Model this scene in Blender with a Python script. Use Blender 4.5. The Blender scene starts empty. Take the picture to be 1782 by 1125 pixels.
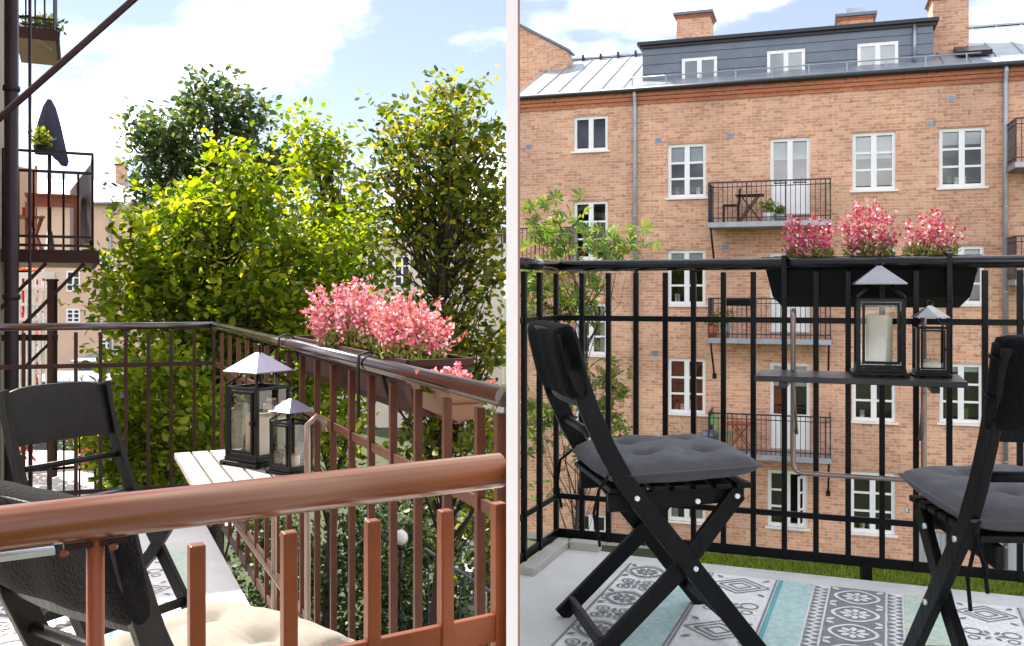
import bpy, math, random
import numpy as np
from mathutils import Vector, Matrix, Euler
random.seed(7); RNG = np.random.default_rng(11)
scn = bpy.context.scene
COL = scn.collection

# ------------------------------------------------------------------ camera, sky, sun, exposure
F, CX, YH, CZ = 1600.0, 891.0, 508.0, 6.8          # focal length in photo pixels, centre column, horizon row, eye height
cam_d = bpy.data.cameras.new('camera'); cam = bpy.data.objects.new('camera', cam_d); COL.objects.link(cam)
cam.location = (0, 0, CZ); cam.rotation_euler = (math.radians(90), 0, 0)
cam_d.sensor_fit = 'HORIZONTAL'; cam_d.sensor_width = 36.0; cam_d.lens = F / 1782.0 * 36.0
cam_d.shift_y = (YH - 562.5) / 1782.0; cam_d.clip_start = 0.05; cam_d.clip_end = 3000
scn.camera = cam

SUN_AZ, SUN_EL = -48.0, 47.0                        # degrees; azimuth from the view direction, negative = left
world = bpy.data.worlds.new('World'); scn.world = world; world.use_nodes = True
nt = world.node_tree; nt.nodes.clear()
def wn(t, **k):
    n = nt.nodes.new(t)
    for a, b in k.items(): setattr(n, a, b)
    return n
sky = wn('ShaderNodeTexSky', sky_type='NISHITA', sun_disc=False)
sky.sun_elevation = math.radians(SUN_EL); sky.sun_rotation = math.radians(SUN_AZ)
sky.air_density = 1.0; sky.dust_density = 0.15; sky.ozone_density = 1.6
tc = wn('ShaderNodeTexCoord'); mp = wn('ShaderNodeMapping'); mp.inputs['Scale'].default_value = (1.0, 1.0, 2.3); mp.inputs['Location'].default_value = (2.9, 0.7, 0.9)
no = wn('ShaderNodeTexNoise'); no.inputs['Scale'].default_value = 3.1; no.inputs['Detail'].default_value = 8; no.inputs['Roughness'].default_value = 0.56
rp = wn('ShaderNodeValToRGB'); rp.color_ramp.elements[0].position = 0.44; rp.color_ramp.elements[1].position = 0.74; rp.color_ramp.elements[0].color = (0.045, 0.045, 0.045, 1); rp.color_ramp.interpolation = 'EASE'
mx = wn('ShaderNodeMixRGB'); mx.inputs['Color2'].default_value = (46.0, 46.3, 47.2, 1)
bg = wn('ShaderNodeBackground'); bg.inputs['Strength'].default_value = 0.05
out = wn('ShaderNodeOutputWorld')
L = nt.links.new
L(tc.outputs['Generated'], mp.inputs['Vector']); L(mp.outputs['Vector'], no.inputs['Vector']); L(no.outputs['Fac'], rp.inputs['Fac'])
tn = wn('ShaderNodeMixRGB', blend_type='MULTIPLY'); tn.inputs['Fac'].default_value = 1; tn.inputs['Color2'].default_value = (0.98, 0.90, 1.0, 1)
L(rp.outputs['Color'], mx.inputs['Fac']); L(sky.outputs['Color'], tn.inputs['Color1']); L(tn.outputs['Color'], mx.inputs['Color1']); L(mx.outputs['Color'], bg.inputs['Color']); L(bg.outputs['Background'], out.inputs['Surface'])

sun_d = bpy.data.lights.new('sun', 'SUN'); sun = bpy.data.objects.new('sun', sun_d); COL.objects.link(sun)
sun_d.energy = 4.5; sun_d.angle = math.radians(0.55); sun_d.color = (1.0, 0.93, 0.82)
_az, _el = math.radians(SUN_AZ), math.radians(SUN_EL)
sun_dir = Vector((math.sin(_az) * math.cos(_el), math.cos(_az) * math.cos(_el), math.sin(_el)))
sun.rotation_euler = sun_dir.to_track_quat('Z', 'Y').to_euler(); sun.location = (0, 0, 40)
vs = scn.view_settings; vs.view_transform = 'Standard'; vs.look = 'None'; vs.exposure = 1.55; vs.gamma = 1.0
vs.use_curve_mapping = False
scn.render.engine = 'CYCLES'
scn.cycles.max_bounces = 8; scn.cycles.transparent_max_bounces = 16; scn.cycles.caustics_reflective = False; scn.cycles.caustics_refractive = False

# ------------------------------------------------------------------ pixel helpers
def P(px, py, D): return Vector(((px - CX) / F * D, D, CZ - (py - YH) / F * D))
def PZ(px, py, zr):                                  # on the level zr metres relative to the eye
    D = -zr * F / (py - YH); return Vector(((px - CX) / F * D, D, CZ + zr))
def on_line(px, a, b):                               # column px meets the plan line a-b
    k = (px - CX) / F; dx, dy = b[0] - a[0], b[1] - a[1]
    t = (k * a[1] - a[0]) / (dx - k * dy); return Vector((a[0] + dx * t, a[1] + dy * t, 0))

# ------------------------------------------------------------------ materials
MATS = {}
def mat(name, col, rough=0.6, metal=0.0, var=0.0, vscale=8.0, bump=0.0, bscale=60.0, col2=None, spec=0.5, coat=0.0, stretch=None, sheen=0.0):
    m = bpy.data.materials.new(name); m.use_nodes = True; n = m.node_tree; b = n.nodes['Principled BSDF']
    b.inputs['Base Color'].default_value = (*col, 1); b.inputs['Roughness'].default_value = rough; b.inputs['Metallic'].default_value = metal
    b.inputs['Specular IOR Level'].default_value = spec
    if coat: b.inputs['Coat Weight'].default_value = coat; b.inputs['Coat Roughness'].default_value = 0.12
    if sheen: b.inputs['Sheen Weight'].default_value = sheen
    if var or col2 or bump:
        t = n.nodes.new('ShaderNodeTexCoord'); src = t.outputs['Object']
        if stretch:
            mpn = n.nodes.new('ShaderNodeMapping'); mpn.inputs['Scale'].default_value = stretch; n.links.new(src, mpn.inputs['Vector']); src = mpn.outputs['Vector']
    if var or col2:
        nz = n.nodes.new('ShaderNodeTexNoise'); nz.inputs['Scale'].default_value = vscale; nz.inputs['Detail'].default_value = 6; nz.inputs['Roughness'].default_value = 0.65
        n.links.new(src, nz.inputs['Vector'])
        r = n.nodes.new('ShaderNodeValToRGB'); r.color_ramp.elements[0].position = 0.32; r.color_ramp.elements[1].position = 0.68
        c2 = col2 or tuple(min(1, c * (1 + var)) for c in col)
        c1 = col if col2 else tuple(c * (1 - var) for c in col)
        r.color_ramp.elements[0].color = (*c1, 1); r.color_ramp.elements[1].color = (*c2, 1)
        n.links.new(nz.outputs['Fac'], r.inputs['Fac']); n.links.new(r.outputs['Color'], b.inputs['Base Color'])
    if bump:
        bz = n.nodes.new('ShaderNodeTexNoise'); bz.inputs['Scale'].default_value = bscale; bz.inputs['Detail'].default_value = 5
        bp = n.nodes.new('ShaderNodeBump'); bp.inputs['Strength'].default_value = bump; bp.inputs['Distance'].default_value = 0.01
        n.links.new(src, bz.inputs['Vector']); n.links.new(bz.outputs['Fac'], bp.inputs['Height']); n.links.new(bp.outputs['Normal'], b.inputs['Normal'])
    MATS[name] = m; return m

def leaf_mat(name, c1, c2, c3, trans=0.45):
    m = bpy.data.materials.new(name); m.use_nodes = True; n = m.node_tree; n.nodes.clear()
    g = n.nodes.new('ShaderNodeNewGeometry'); r = n.nodes.new('ShaderNodeValToRGB')
    r.color_ramp.elements[0].color = (*c1, 1); r.color_ramp.elements[1].color = (*c3, 1)
    e = r.color_ramp.elements.new(0.55); e.color = (*c2, 1)
    n.links.new(g.outputs['Random Per Island'], r.inputs['Fac'])
    p = n.nodes.new('ShaderNodeBsdfPrincipled'); p.inputs['Roughness'].default_value = 0.5; p.inputs['Specular IOR Level'].default_value = 0.3
    t = n.nodes.new('ShaderNodeBsdfTranslucent'); mxs = n.nodes.new('ShaderNodeMixShader'); mxs.inputs['Fac'].default_value = trans
    hs = n.nodes.new('ShaderNodeHueSaturation'); hs.inputs['Hue'].default_value = 0.488; hs.inputs['Saturation'].default_value = 1.12; hs.inputs['Value'].default_value = 2.1
    o = n.nodes.new('ShaderNodeOutputMaterial')
    n.links.new(r.outputs['Color'], p.inputs['Base Color']); n.links.new(r.outputs['Color'], hs.inputs['Color']); n.links.new(hs.outputs['Color'], t.inputs['Color'])
    n.links.new(p.outputs['BSDF'], mxs.inputs[1]); n.links.new(t.outputs['BSDF'], mxs.inputs[2]); n.links.new(mxs.outputs['Shader'], o.inputs['Surface'])
    MATS[name] = m; return m

def glass_mat(name, tint=(0.93, 0.96, 0.96), refl=1.0):
    m = bpy.data.materials.new(name); m.use_nodes = True; n = m.node_tree; n.nodes.clear()
    t = n.nodes.new('ShaderNodeBsdfTransparent'); t.inputs['Color'].default_value = (*tint, 1)
    g = n.nodes.new('ShaderNodeBsdfGlossy'); g.inputs['Roughness'].default_value = 0.02
    fr = n.nodes.new('ShaderNodeFresnel'); fr.inputs['IOR'].default_value = 1.5
    ml = n.nodes.new('ShaderNodeMath'); ml.operation = 'MULTIPLY_ADD'; ml.inputs[1].default_value = refl; ml.inputs[2].default_value = 0.03
    mxs = n.nodes.new('ShaderNodeMixShader'); o = n.nodes.new('ShaderNodeOutputMaterial')
    n.links.new(fr.outputs['Fac'], ml.inputs[0]); n.links.new(ml.outputs['Value'], mxs.inputs['Fac'])
    n.links.new(t.outputs['BSDF'], mxs.inputs[1]); n.links.new(g.outputs['BSDF'], mxs.inputs[2]); n.links.new(mxs.outputs['Shader'], o.inputs['Surface'])
    MATS[name] = m; return m

def brick_mat(name, a, b, mortar, sx=0.262, sz=0.077):
    m = bpy.data.materials.new(name); m.use_nodes = True; n = m.node_tree; p = n.nodes['Principled BSDF']; p.inputs['Roughness'].default_value = 0.88
    t = n.nodes.new('ShaderNodeTexCoord'); s = n.nodes.new('ShaderNodeSeparateXYZ'); c = n.nodes.new('ShaderNodeCombineXYZ')
    ad = n.nodes.new('ShaderNodeMath'); ad.operation = 'ADD'
    n.links.new(t.outputs['Object'], s.inputs['Vector']); n.links.new(s.outputs['X'], ad.inputs[0]); n.links.new(s.outputs['Y'], ad.inputs[1])
    n.links.new(ad.outputs['Value'], c.inputs['X']); n.links.new(s.outputs['Z'], c.inputs['Y'])
    k = n.nodes.new('ShaderNodeTexBrick'); k.inputs['Scale'].default_value = 1.0; k.inputs['Brick Width'].default_value = sx; k.inputs['Row Height'].default_value = sz
    k.inputs['Mortar Size'].default_value = 0.0085; k.inputs['Mortar Smooth'].default_value = 0.2; k.inputs['Bias'].default_value = -0.05
    k.inputs['Color1'].default_value = (*a, 1); k.inputs['Color2'].default_value = (*b, 1); k.inputs['Mortar'].default_value = (*mortar, 1)
    n.links.new(c.outputs['Vector'], k.inputs['Vector'])
    nz = n.nodes.new('ShaderNodeTexNoise'); nz.inputs['Scale'].default_value = 0.55; nz.inputs['Detail'].default_value = 7; n.links.new(t.outputs['Object'], nz.inputs['Vector'])
    nz2 = n.nodes.new('ShaderNodeTexNoise'); nz2.inputs['Scale'].default_value = 9.0; nz2.inputs['Detail'].default_value = 3; n.links.new(c.outputs['Vector'], nz2.inputs['Vector'])
    r2 = n.nodes.new('ShaderNodeValToRGB'); r2.color_ramp.elements[0].position = 0.28; r2.color_ramp.elements[1].position = 0.44
    r2.color_ramp.elements[0].color = (0.42, 0.38, 0.38, 1); r2.color_ramp.elements[1].color = (1, 1, 1, 1); n.links.new(nz2.outputs['Fac'], r2.inputs['Fac'])
    m1 = n.nodes.new('ShaderNodeMixRGB'); m1.blend_type = 'MULTIPLY'; m1.inputs['Fac'].default_value = 0.75; n.links.new(k.outputs['Color'], m1.inputs['Color1']); n.links.new(r2.outputs['Color'], m1.inputs['Color2'])
    r1 = n.nodes.new('ShaderNodeValToRGB'); r1.color_ramp.elements[0].position = 0.35; r1.color_ramp.elements[1].position = 0.66
    r1.color_ramp.elements[0].color = (0.80, 0.78, 0.78, 1); r1.color_ramp.elements[1].color = (1.12, 1.1, 1.06, 1); n.links.new(nz.outputs['Fac'], r1.inputs['Fac'])
    m2 = n.nodes.new('ShaderNodeMixRGB'); m2.blend_type = 'MULTIPLY'; m2.inputs['Fac'].default_value = 1; n.links.new(m1.outputs['Color'], m2.inputs['Color1']); n.links.new(r1.outputs['Color'], m2.inputs['Color2'])
    n.links.new(m2.outputs['Color'], p.inputs['Base Color'])
    bp = n.nodes.new('ShaderNodeBump'); bp.inputs['Strength'].default_value = 0.5; bp.inputs['Distance'].default_value = 0.01; bp.invert = True
    n.links.new(k.outputs['Fac'], bp.inputs['Height']); n.links.new(bp.outputs['Normal'], p.inputs['Normal'])
    MATS[name] = m; return m

brick_mat('brick', (0.76, 0.435, 0.275), (0.56, 0.26, 0.15), (0.66, 0.54, 0.44))
brick_mat('brick_orange', (0.52, 0.17, 0.075), (0.45, 0.13, 0.055), (0.42, 0.28, 0.2))
mat('white_paint', (0.82, 0.82, 0.80), 0.45, var=0.03, vscale=5)
mat('screen_white', (0.86, 0.86, 0.85), 0.5, var=0.015, vscale=3)
mat('screen_trim', (0.30, 0.16, 0.11), 0.6, var=0.2)
mat('slate_metal', (0.13, 0.155, 0.19), 0.42, 0.3, var=0.14, vscale=2.2)
mat('dark_metal', (0.016, 0.018, 0.024), 0.45, 0.1, var=0.2)
mat('zinc', (0.33, 0.36, 0.40), 0.42, 0.55, var=0.16, vscale=3)
mat('tin_roof', (0.30, 0.325, 0.35), 0.42, 0.3, var=0.2, vscale=2.5)
mat('black_paint', (0.003, 0.003, 0.0034), 0.30, 0.0, var=0.2, vscale=14, bump=0.05, bscale=40, spec=0.16)
mat('black_rail', (0.003, 0.003, 0.0034), 0.22, 0.0, var=0.2, vscale=14, spec=0.2, coat=0.35)
mat('brown_rail', (0.020, 0.008, 0.006), 0.22, 0.0, var=0.2, vscale=10, spec=0.4, coat=0.8)
mat('brown_paint', (0.020, 0.007, 0.0048), 0.34, 0.0, var=0.25, vscale=10, bump=0.04, bscale=40, spec=0.2)
mat('bar_warm_tint', (0.15, 0.036, 0.009), 0.42, 0.0, var=0.2, vscale=12, bump=0.05, bscale=50, spec=0.3)  # warm bounce light on the near uprights, put into their base colour
mat('bar_brown', (0.060, 0.018, 0.0075), 0.42, 0.0, var=0.25, vscale=12, bump=0.05, bscale=50, spec=0.25)
mat('rail_warm_tint', (0.125, 0.034, 0.009), 0.3, 0.0, var=0.0, spec=0.5)  # near handrail: warm bounce light painted in as brown
mat('black_wood', (0.0045, 0.0045, 0.005), 0.42, var=0.35, vscale=10, bump=0.25, bscale=30, stretch=(3, 3, 1), spec=0.15)
mat('grey_wood', (0.010, 0.010, 0.012), 0.32, var=0.3, vscale=12, bump=0.15, bscale=40)
mat('slat_wood', (0.30, 0.27, 0.25), 0.55, var=0.22, vscale=9, bump=0.3, bscale=50)
mat('steel', (0.55, 0.55, 0.56), 0.28, 0.9, var=0.1)
mat('tube_copper', (0.24, 0.18, 0.15), 0.3, 0.5, var=0.15)
mat('bolt', (0.75, 0.75, 0.74), 0.3, 0.6)
mat('cushion_grey', (0.052, 0.049, 0.056), 0.9, var=0.15, vscale=40, bump=0.4, bscale=420, sheen=0.15)
mat('cushion_sun_tint', (0.23, 0.205, 0.17), 0.9, var=0.1, vscale=40, bump=0.35, bscale=420, sheen=0.1)  # dark grey cushion cloth coloured pale beige to stand for sunshine
mat('cushion_black', (0.003, 0.003, 0.0036), 0.9, var=0.35, vscale=60, bump=0.7, bscale=160, sheen=0.04, spec=0.08)
mat('concrete', (0.60, 0.59, 0.56), 0.85, var=0.08, vscale=6, bump=0.25, bscale=90)
mat('concrete_edge', (0.42, 0.40, 0.36), 0.85, var=0.12, vscale=7, bump=0.3, bscale=60)
mat('rug_white', (0.74, 0.73, 0.71), 0.9, var=0.05, vscale=30, bump=0.4, bscale=260)
mat('rug_grey', (0.22, 0.22, 0.225), 0.9, var=0.16, vscale=30, bump=0.4, bscale=260)
mat('rug_aqua', (0.30, 0.50, 0.49), 0.9, vscale=55, bump=0.4, bscale=260, col2=(0.55, 0.66, 0.62))
mat('rug_aqua_yellow', (0.32, 0.52, 0.51), 0.9, vscale=42, bump=0.4, bscale=260, col2=(0.66, 0.66, 0.42))
mat('rug_teal', (0.12, 0.36, 0.37), 0.9, var=0.1, bump=0.4, bscale=260)
mat('rug_black', (0.05, 0.05, 0.055), 0.9)
mat('candle', (0.78, 0.72, 0.55), 0.5, var=0.03)
mat('wick', (0.05, 0.03, 0.02), 0.9)
mat('lantern_black', (0.003, 0.003, 0.0034), 0.3, 0.0, spec=0.22)
mat('lantern_roof', (0.22, 0.225, 0.24), 0.36, 0.3, var=0.15)
mat('lantern_roof_lilac', (0.16, 0.15, 0.23), 0.4, 0.2, var=0.15)
mat('planter_black', (0.003, 0.0034, 0.003), 0.4, var=0.2, spec=0.12)
mat('planter_green', (0.014, 0.018, 0.010), 0.6, var=0.2, spec=0.2)
mat('planter_tan', (0.17, 0.09, 0.05), 0.6, var=0.12)
mat('soil', (0.035, 0.022, 0.014), 0.95, var=0.3)
mat('bark', (0.055, 0.038, 0.026), 0.9, var=0.35, vscale=14, bump=0.5, bscale=25, stretch=(1, 1, 0.3))
mat('ground', (0.022, 0.036, 0.010), 0.95, vscale=0.9, col2=(0.05, 0.065, 0.02), bump=0.4, bscale=20)
mat('gravel_path', (0.30, 0.27, 0.23), 0.95, var=0.2, vscale=8, bump=0.4, bscale=60)
mat('peach', (0.62, 0.43, 0.31), 0.85, var=0.06, vscale=0.6, bump=0.1, bscale=20)
mat('cream', (0.62, 0.56, 0.49), 0.85, var=0.06, vscale=0.6)
mat('stucco_tan', (0.33, 0.26, 0.21), 0.85, var=0.1, vscale=2)
mat('brown_board', (0.030, 0.010, 0.007), 0.6, var=0.3, vscale=5, bump=0.2, bscale=20, spec=0.2)
mat('purple_pipe', (0.026, 0.016, 0.019), 0.4, 0.0, var=0.2, spec=0.2)
mat('rust_wood', (0.33, 0.085, 0.03), 0.55, var=0.2, vscale=6)
mat('parasol_navy', (0.022, 0.022, 0.05), 0.8, var=0.25, vscale=9)
mat('terracotta', (0.45, 0.13, 0.05), 0.8, var=0.15)
mat('pot_white', (0.75, 0.75, 0.73), 0.5)
mat('shed_roof', (0.20, 0.23, 0.28), 0.5, 0.2, var=0.15)
mat('shed_wall', (0.06, 0.06, 0.06), 0.8, var=0.2)
mat('green_door', (0.06, 0.10, 0.075), 0.6)
mat('garage_grey', (0.40, 0.41, 0.42), 0.6, var=0.06)
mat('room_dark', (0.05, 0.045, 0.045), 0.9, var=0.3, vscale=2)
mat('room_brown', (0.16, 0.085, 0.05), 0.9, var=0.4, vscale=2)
mat('blind', (0.72, 0.73, 0.75), 0.8, var=0.03)
mat('curtain', (0.62, 0.62, 0.62), 0.85, var=0.05, stretch=(30, 30, 1), vscale=1)
mat('globe', (0.85, 0.83, 0.80), 0.35)
mat('red_cloth', (0.55, 0.035, 0.02), 0.75, var=0.25, vscale=5)
mat('green_plastic', (0.20, 0.45, 0.16), 0.5)
mat('spike_pink', (0.62, 0.085, 0.17), 0.7); mat('spike_rose', (0.85, 0.42, 0.50), 0.7); mat('spike_red', (0.50, 0.04, 0.07), 0.7)
mat('heather_green', (0.17, 0.22, 0.035), 0.75, var=0.3, vscale=30)
mat('heather_coral', (0.75, 0.24, 0.24), 0.7)
leaf_mat('leaf_bright', (0.045, 0.095, 0.012), (0.15, 0.215, 0.02), (0.31, 0.32, 0.04), 0.58)
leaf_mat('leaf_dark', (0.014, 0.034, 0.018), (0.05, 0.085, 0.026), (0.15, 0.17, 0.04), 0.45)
leaf_mat('leaf_olive', (0.022, 0.045, 0.010), (0.12, 0.165, 0.022), (0.29, 0.25, 0.04), 0.55)
leaf_mat('leaf_yellowing', (0.045, 0.10, 0.02), (0.10, 0.17, 0.03), (0.20, 0.18, 0.045), 0.42)
leaf_mat('leaf_shade_tint', (0.008, 0.022, 0.006), (0.020, 0.045, 0.009), (0.06, 0.09, 0.016), 0.3)  # shrub green darkened so the garden shade sits in the colour
leaf_mat('leaf_red', (0.35, 0.02, 0.012), (0.5, 0.04, 0.02), (0.55, 0.22, 0.04), 0.35)
leaf_mat('grass_blade', (0.09, 0.17, 0.02), (0.18, 0.28, 0.03), (0.30, 0.34, 0.06), 0.4)
glass_mat('pane_glass', (0.80, 0.86, 0.86), 1.6)
glass_mat('lantern_glass', (0.97, 0.98, 0.97), 1.6)

# ------------------------------------------------------------------ object helpers
WM = {}                                              # world matrix of each thing
def tag(o, label=None, cat=None, group=None, kind=None):
    if label: o['label'] = label
    if cat: o['category'] = cat
    if group: o['group'] = group
    if kind: o['kind'] = kind
    return o
def thing(name, label, cat, loc=(0, 0, 0), rz=0.0, group=None):
    o = bpy.data.objects.new(name, None); COL.objects.link(o); o.empty_display_size = 0.1
    o.location = loc; o.rotation_euler = (0, 0, rz); tag(o, label, cat, group)
    WM[o.name] = Matrix.Translation(Vector(loc)) @ Matrix.Rotation(rz, 4, 'Z'); return o

class MB:
    def __init__(s): s.v = []; s.f = []; s.m = []; s.sm = []
    def add(s, vs, fs, mi=0, smooth=False):
        o = len(s.v); s.v += [tuple(x) for x in vs]
        for f in fs: s.f.append(tuple(i + o for i in f)); s.m.append(mi); s.sm.append(smooth)
        return s
    def box(s, x0, x1, y0, y1, z0, z1, mi=0):
        vs = [(x, y, z) for z in (z0, z1) for y in (y0, y1) for x in (x0, x1)]
        return s.add(vs, [(0, 2, 3, 1), (4, 5, 7, 6), (0, 1, 5, 4), (2, 6, 7, 3), (0, 4, 6, 2), (1, 3, 7, 5)], mi)
    def beam(s, a, b, w, h, up=(0, 0, 1), mi=0):      # w sideways, h along up
        a, b = Vector(a), Vector(b); d = (b - a).normalized(); up = Vector(up)
        sd = d.cross(up)
        if sd.length < 1e-4: sd = d.cross(Vector((0, 1, 0)))
        sd.normalize(); u = sd.cross(d).normalized()
        vs = [p + sd * (i * w / 2) + u * (j * h / 2) for p in (a, b) for j in (-1, 1) for i in (-1, 1)]
        return s.add(vs, [(0, 2, 3, 1), (4, 5, 7, 6), (0, 1, 5, 4), (2, 6, 7, 3), (0, 4, 6, 2), (1, 3, 7, 5)], mi)
    def tube(s, pts, r, seg=10, mi=0, smooth=True):
        pts = [Vector(p) for p in pts]; n = len(pts); rs = r if isinstance(r, (list, tuple)) else [r] * n
        vs = []; ref = None
        for i, p in enumerate(pts):
            d = (pts[min(i + 1, n - 1)] - pts[max(i - 1, 0)]).normalized()
            if ref is None: ref = Vector((0, 0, 1)) if abs(d.z) < 0.9 else Vector((1, 0, 0))
            a = d.cross(ref).normalized(); b = a.cross(d).normalized(); ref = b
            vs += [p + a * (rs[i] * math.cos(2 * math.pi * k / seg)) + b * (rs[i] * math.sin(2 * math.pi * k / seg)) for k in range(seg)]
        fs = [(i * seg + k, i * seg + (k + 1) % seg, (i + 1) * seg + (k + 1) % seg, (i + 1) * seg + k) for i in range(n - 1) for k in range(seg)]
        s.add(vs, fs, mi, smooth)
        o = len(s.v) - len(vs)
        s.f.append(tuple(o + k for k in range(seg))[::-1]); s.m.append(mi); s.sm.append(False)
        s.f.append(tuple(o + (n - 1) * seg + k for k in range(seg))); s.m.append(mi); s.sm.append(False)
        return s
    def lathe(s, prof, c=(0, 0, 0), seg=16, mi=0, smooth=True):
        vs = [(c[0] + r * math.cos(2 * math.pi * k / seg), c[1] + r * math.sin(2 * math.pi * k / seg), c[2] + z) for r, z in prof for k in range(seg)]
        fs = [(i * seg + k, i * seg + (k + 1) % seg, (i + 1) * seg + (k + 1) % seg, (i + 1) * seg + k) for i in range(len(prof) - 1) for k in range(seg)]
        return s.add(vs, fs, mi, smooth)
    def prism(s, poly, z0, z1, mi=0):                 # plan polygon
        n = len(poly); vs = [(p[0], p[1], z0) for p in poly] + [(p[0], p[1], z1) for p in poly]
        fs = [tuple(range(n))[::-1], tuple(range(n, 2 * n))] + [(i, (i + 1) % n, (i + 1) % n + n, i + n) for i in range(n)]
        return s.add(vs, fs, mi)
    def sweep(s, pts, w, t, axis, mi=0):              # flat board following pts; t thick along axis, w wide in plane
        pts = [Vector(p) for p in pts]; ax = Vector(axis).normalized(); n = len(pts); vs = []
        for i, p in enumerate(pts):
            d = (pts[min(i + 1, n - 1)] - pts[max(i - 1, 0)]).normalized(); q = ax.cross(d).normalized()
            vs += [p - q * w / 2 - ax * t / 2, p + q * w / 2 - ax * t / 2, p + q * w / 2 + ax * t / 2, p - q * w / 2 + ax * t / 2]
        fs = [(i * 4 + k, i * 4 + (k + 1) % 4, i * 4 + 4 + (k + 1) % 4, i * 4 + 4 + k) for i in range(n - 1) for k in range(4)]
        fs += [(3, 2, 1, 0), tuple(4 * (n - 1) + k for k in range(4))]
        return s.add(vs, fs, mi)
    def build(s, name, mats, parent=None, world=False, bevel=0.0, seg=2):
        me = bpy.data.meshes.new(name); v = s.v
        if world and parent is not None:
            inv = WM[parent.name].inverted(); v = [tuple(inv @ Vector(p)) for p in s.v]
        me.from_pydata(v, [], s.f)
        for m in (mats if isinstance(mats, (list, tuple)) else [mats]): me.materials.append(MATS[m])
        me.polygons.foreach_set('material_index', s.m); me.polygons.foreach_set('use_smooth', s.sm); me.update()
        o = bpy.data.objects.new(name, me); COL.objects.link(o)
        if parent is not None:
            o.parent = parent
            if parent.name in WM: WM[o.name] = WM[parent.name]
        else: WM[o.name] = Matrix.Identity(4)
        if bevel:
            b = o.modifiers.new('bevel', 'BEVEL'); b.width = bevel; b.segments = seg; b.limit_method = 'ANGLE'; b.angle_limit = math.radians(40)
        return o
def inst(src, name, parent, loc=(0, 0, 0), rot=(0, 0, 0), scale=None):   # shares mesh data
    c = src.copy(); c.name = name; COL.objects.link(c); c.parent = parent; c.location = loc; c.rotation_euler = rot
    if scale: c.scale = scale
    return c
def np_mesh(name, verts, faces, mats, parent=None, midx=None):
    me = bpy.data.meshes.new(name); nf, k = faces.shape
    me.vertices.add(len(verts)); me.vertices.foreach_set('co', verts.astype(np.float32).ravel())
    me.loops.add(nf * k); me.loops.foreach_set('vertex_index', faces.astype(np.int32).ravel())
    me.polygons.add(nf); me.polygons.foreach_set('loop_start', np.arange(0, nf * k, k, dtype=np.int32))
    for m in (mats if isinstance(mats, (list, tuple)) else [mats]): me.materials.append(MATS[m])
    if midx is not None: me.polygons.foreach_set('material_index', midx.astype(np.int32))
    me.update(calc_edges=True); me.validate()
    o = bpy.data.objects.new(name, me); COL.objects.link(o)
    if parent is not None: o.parent = parent
    return o
def unit(a):
    return a / np.maximum(np.linalg.norm(a, axis=1, keepdims=True), 1e-9)

# ------------------------------------------------------------------ ground and courtyard
MB().add([(-400, -60, 0), (400, -60, 0), (400, 900, 0), (-400, 900, 0)], [(0, 1, 2, 3)]).build('ground', 'ground')['kind'] = 'structure'
MB().add([(-16, 26, 0.012), (-9, 24, 0.012), (-8, 27, 0.012), (-12, 40, 0.012), (-26, 47, 0.012)], [(0, 1, 2, 3, 4)]).build('path', 'gravel_path')['kind'] = 'structure'

# ------------------------------------------------------------------ balcony floors
ZL, ZR = -1.171, -0.93                               # floor levels relative to the eye
LC = Vector((-1.531, 4.72, 0)); LA = on_line(0, LC, (-2.47, 4.44)); LA = LC + (LA - LC) * 1.25
LB = Vector((-0.012, 1.5, 0))
C0 = PZ(0, 920, -0.172); C1 = PZ(882, 817, -0.172); C0.z = C1.z = 0
cdir = (C1 - C0).normalized(); C_end = C1 + cdir * (-0.012 - C1.x) / cdir.x; C_beg = C0 - cdir * 0.5
RCor = P(971, 0, 3.41); RCor.z = 0; REnd = P(1782, 0, 2.88); REnd.z = 0
rdir = (REnd - RCor).normalized(); REnd2 = REnd + rdir * 1.55
RSide = Vector((0.033, 3.09, 0)); sdir = (RSide - RCor).normalized(); RSideEnd = RCor + sdir * ((0.012 - RCor.x) / sdir.x)
rn = Vector((-rdir.y, rdir.x, 0)); rn = rn if rn.y < 0 else -rn        # inward
b_in = (LB - LC).normalized(); bn = Vector((b_in.y, -b_in.x, 0)); bn = bn if bn.x < 0 else -bn
fl = MB().prism([(LC + bn * 0.05 - b_in * -0.05)[:2], (LB + bn * 0.05)[:2], (-0.012, C_end.y + 0.06), (C_beg + Vector((0, 0.05, 0)))[:2], (-3.2, 1.4), (LA + Vector((-0.2, -0.05, 0)))[:2]][::-1], CZ + ZL - 0.16, CZ + ZL).build('balcony_floor', 'concrete')
fl['kind'] = 'structure'
e0, e1 = RCor + rn * 0.10, REnd2 + rn * 0.10
MB().prism([(0.0125, 0.4), (3.2, 0.1), (e1 + rdir * 0.3)[:2], (RCor + rn * .035 + rdir * .30 + rn * .04)[:2], (RCor + rn * .03 + rdir * .02)[:2], (0.0125, RSideEnd.y + 0.015)], CZ + ZR - 0.16, CZ + ZR).build('balcony_floor', 'concrete')['kind'] = 'structure'

ka, kb = RCor + rn * .05 + rdir * .035, RSideEnd + rdir * .035
MB().beam(Vector((ka.x, ka.y, CZ + ZR + .012)), Vector((kb.x + .004, kb.y - .02, CZ + ZR + .012)), .05, .03).build('floor_upstand', 'concrete_edge', bevel=.004)['kind'] = 'structure'
kc = ka + rdir * .14
MB().beam(Vector((ka.x, ka.y, CZ + ZR + .013)) + rdir * .03, Vector((kc.x, kc.y, CZ + ZR + .013)), .05, .032).build('floor_upstand', 'concrete_edge', bevel=.004)['kind'] = 'structure'
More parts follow.
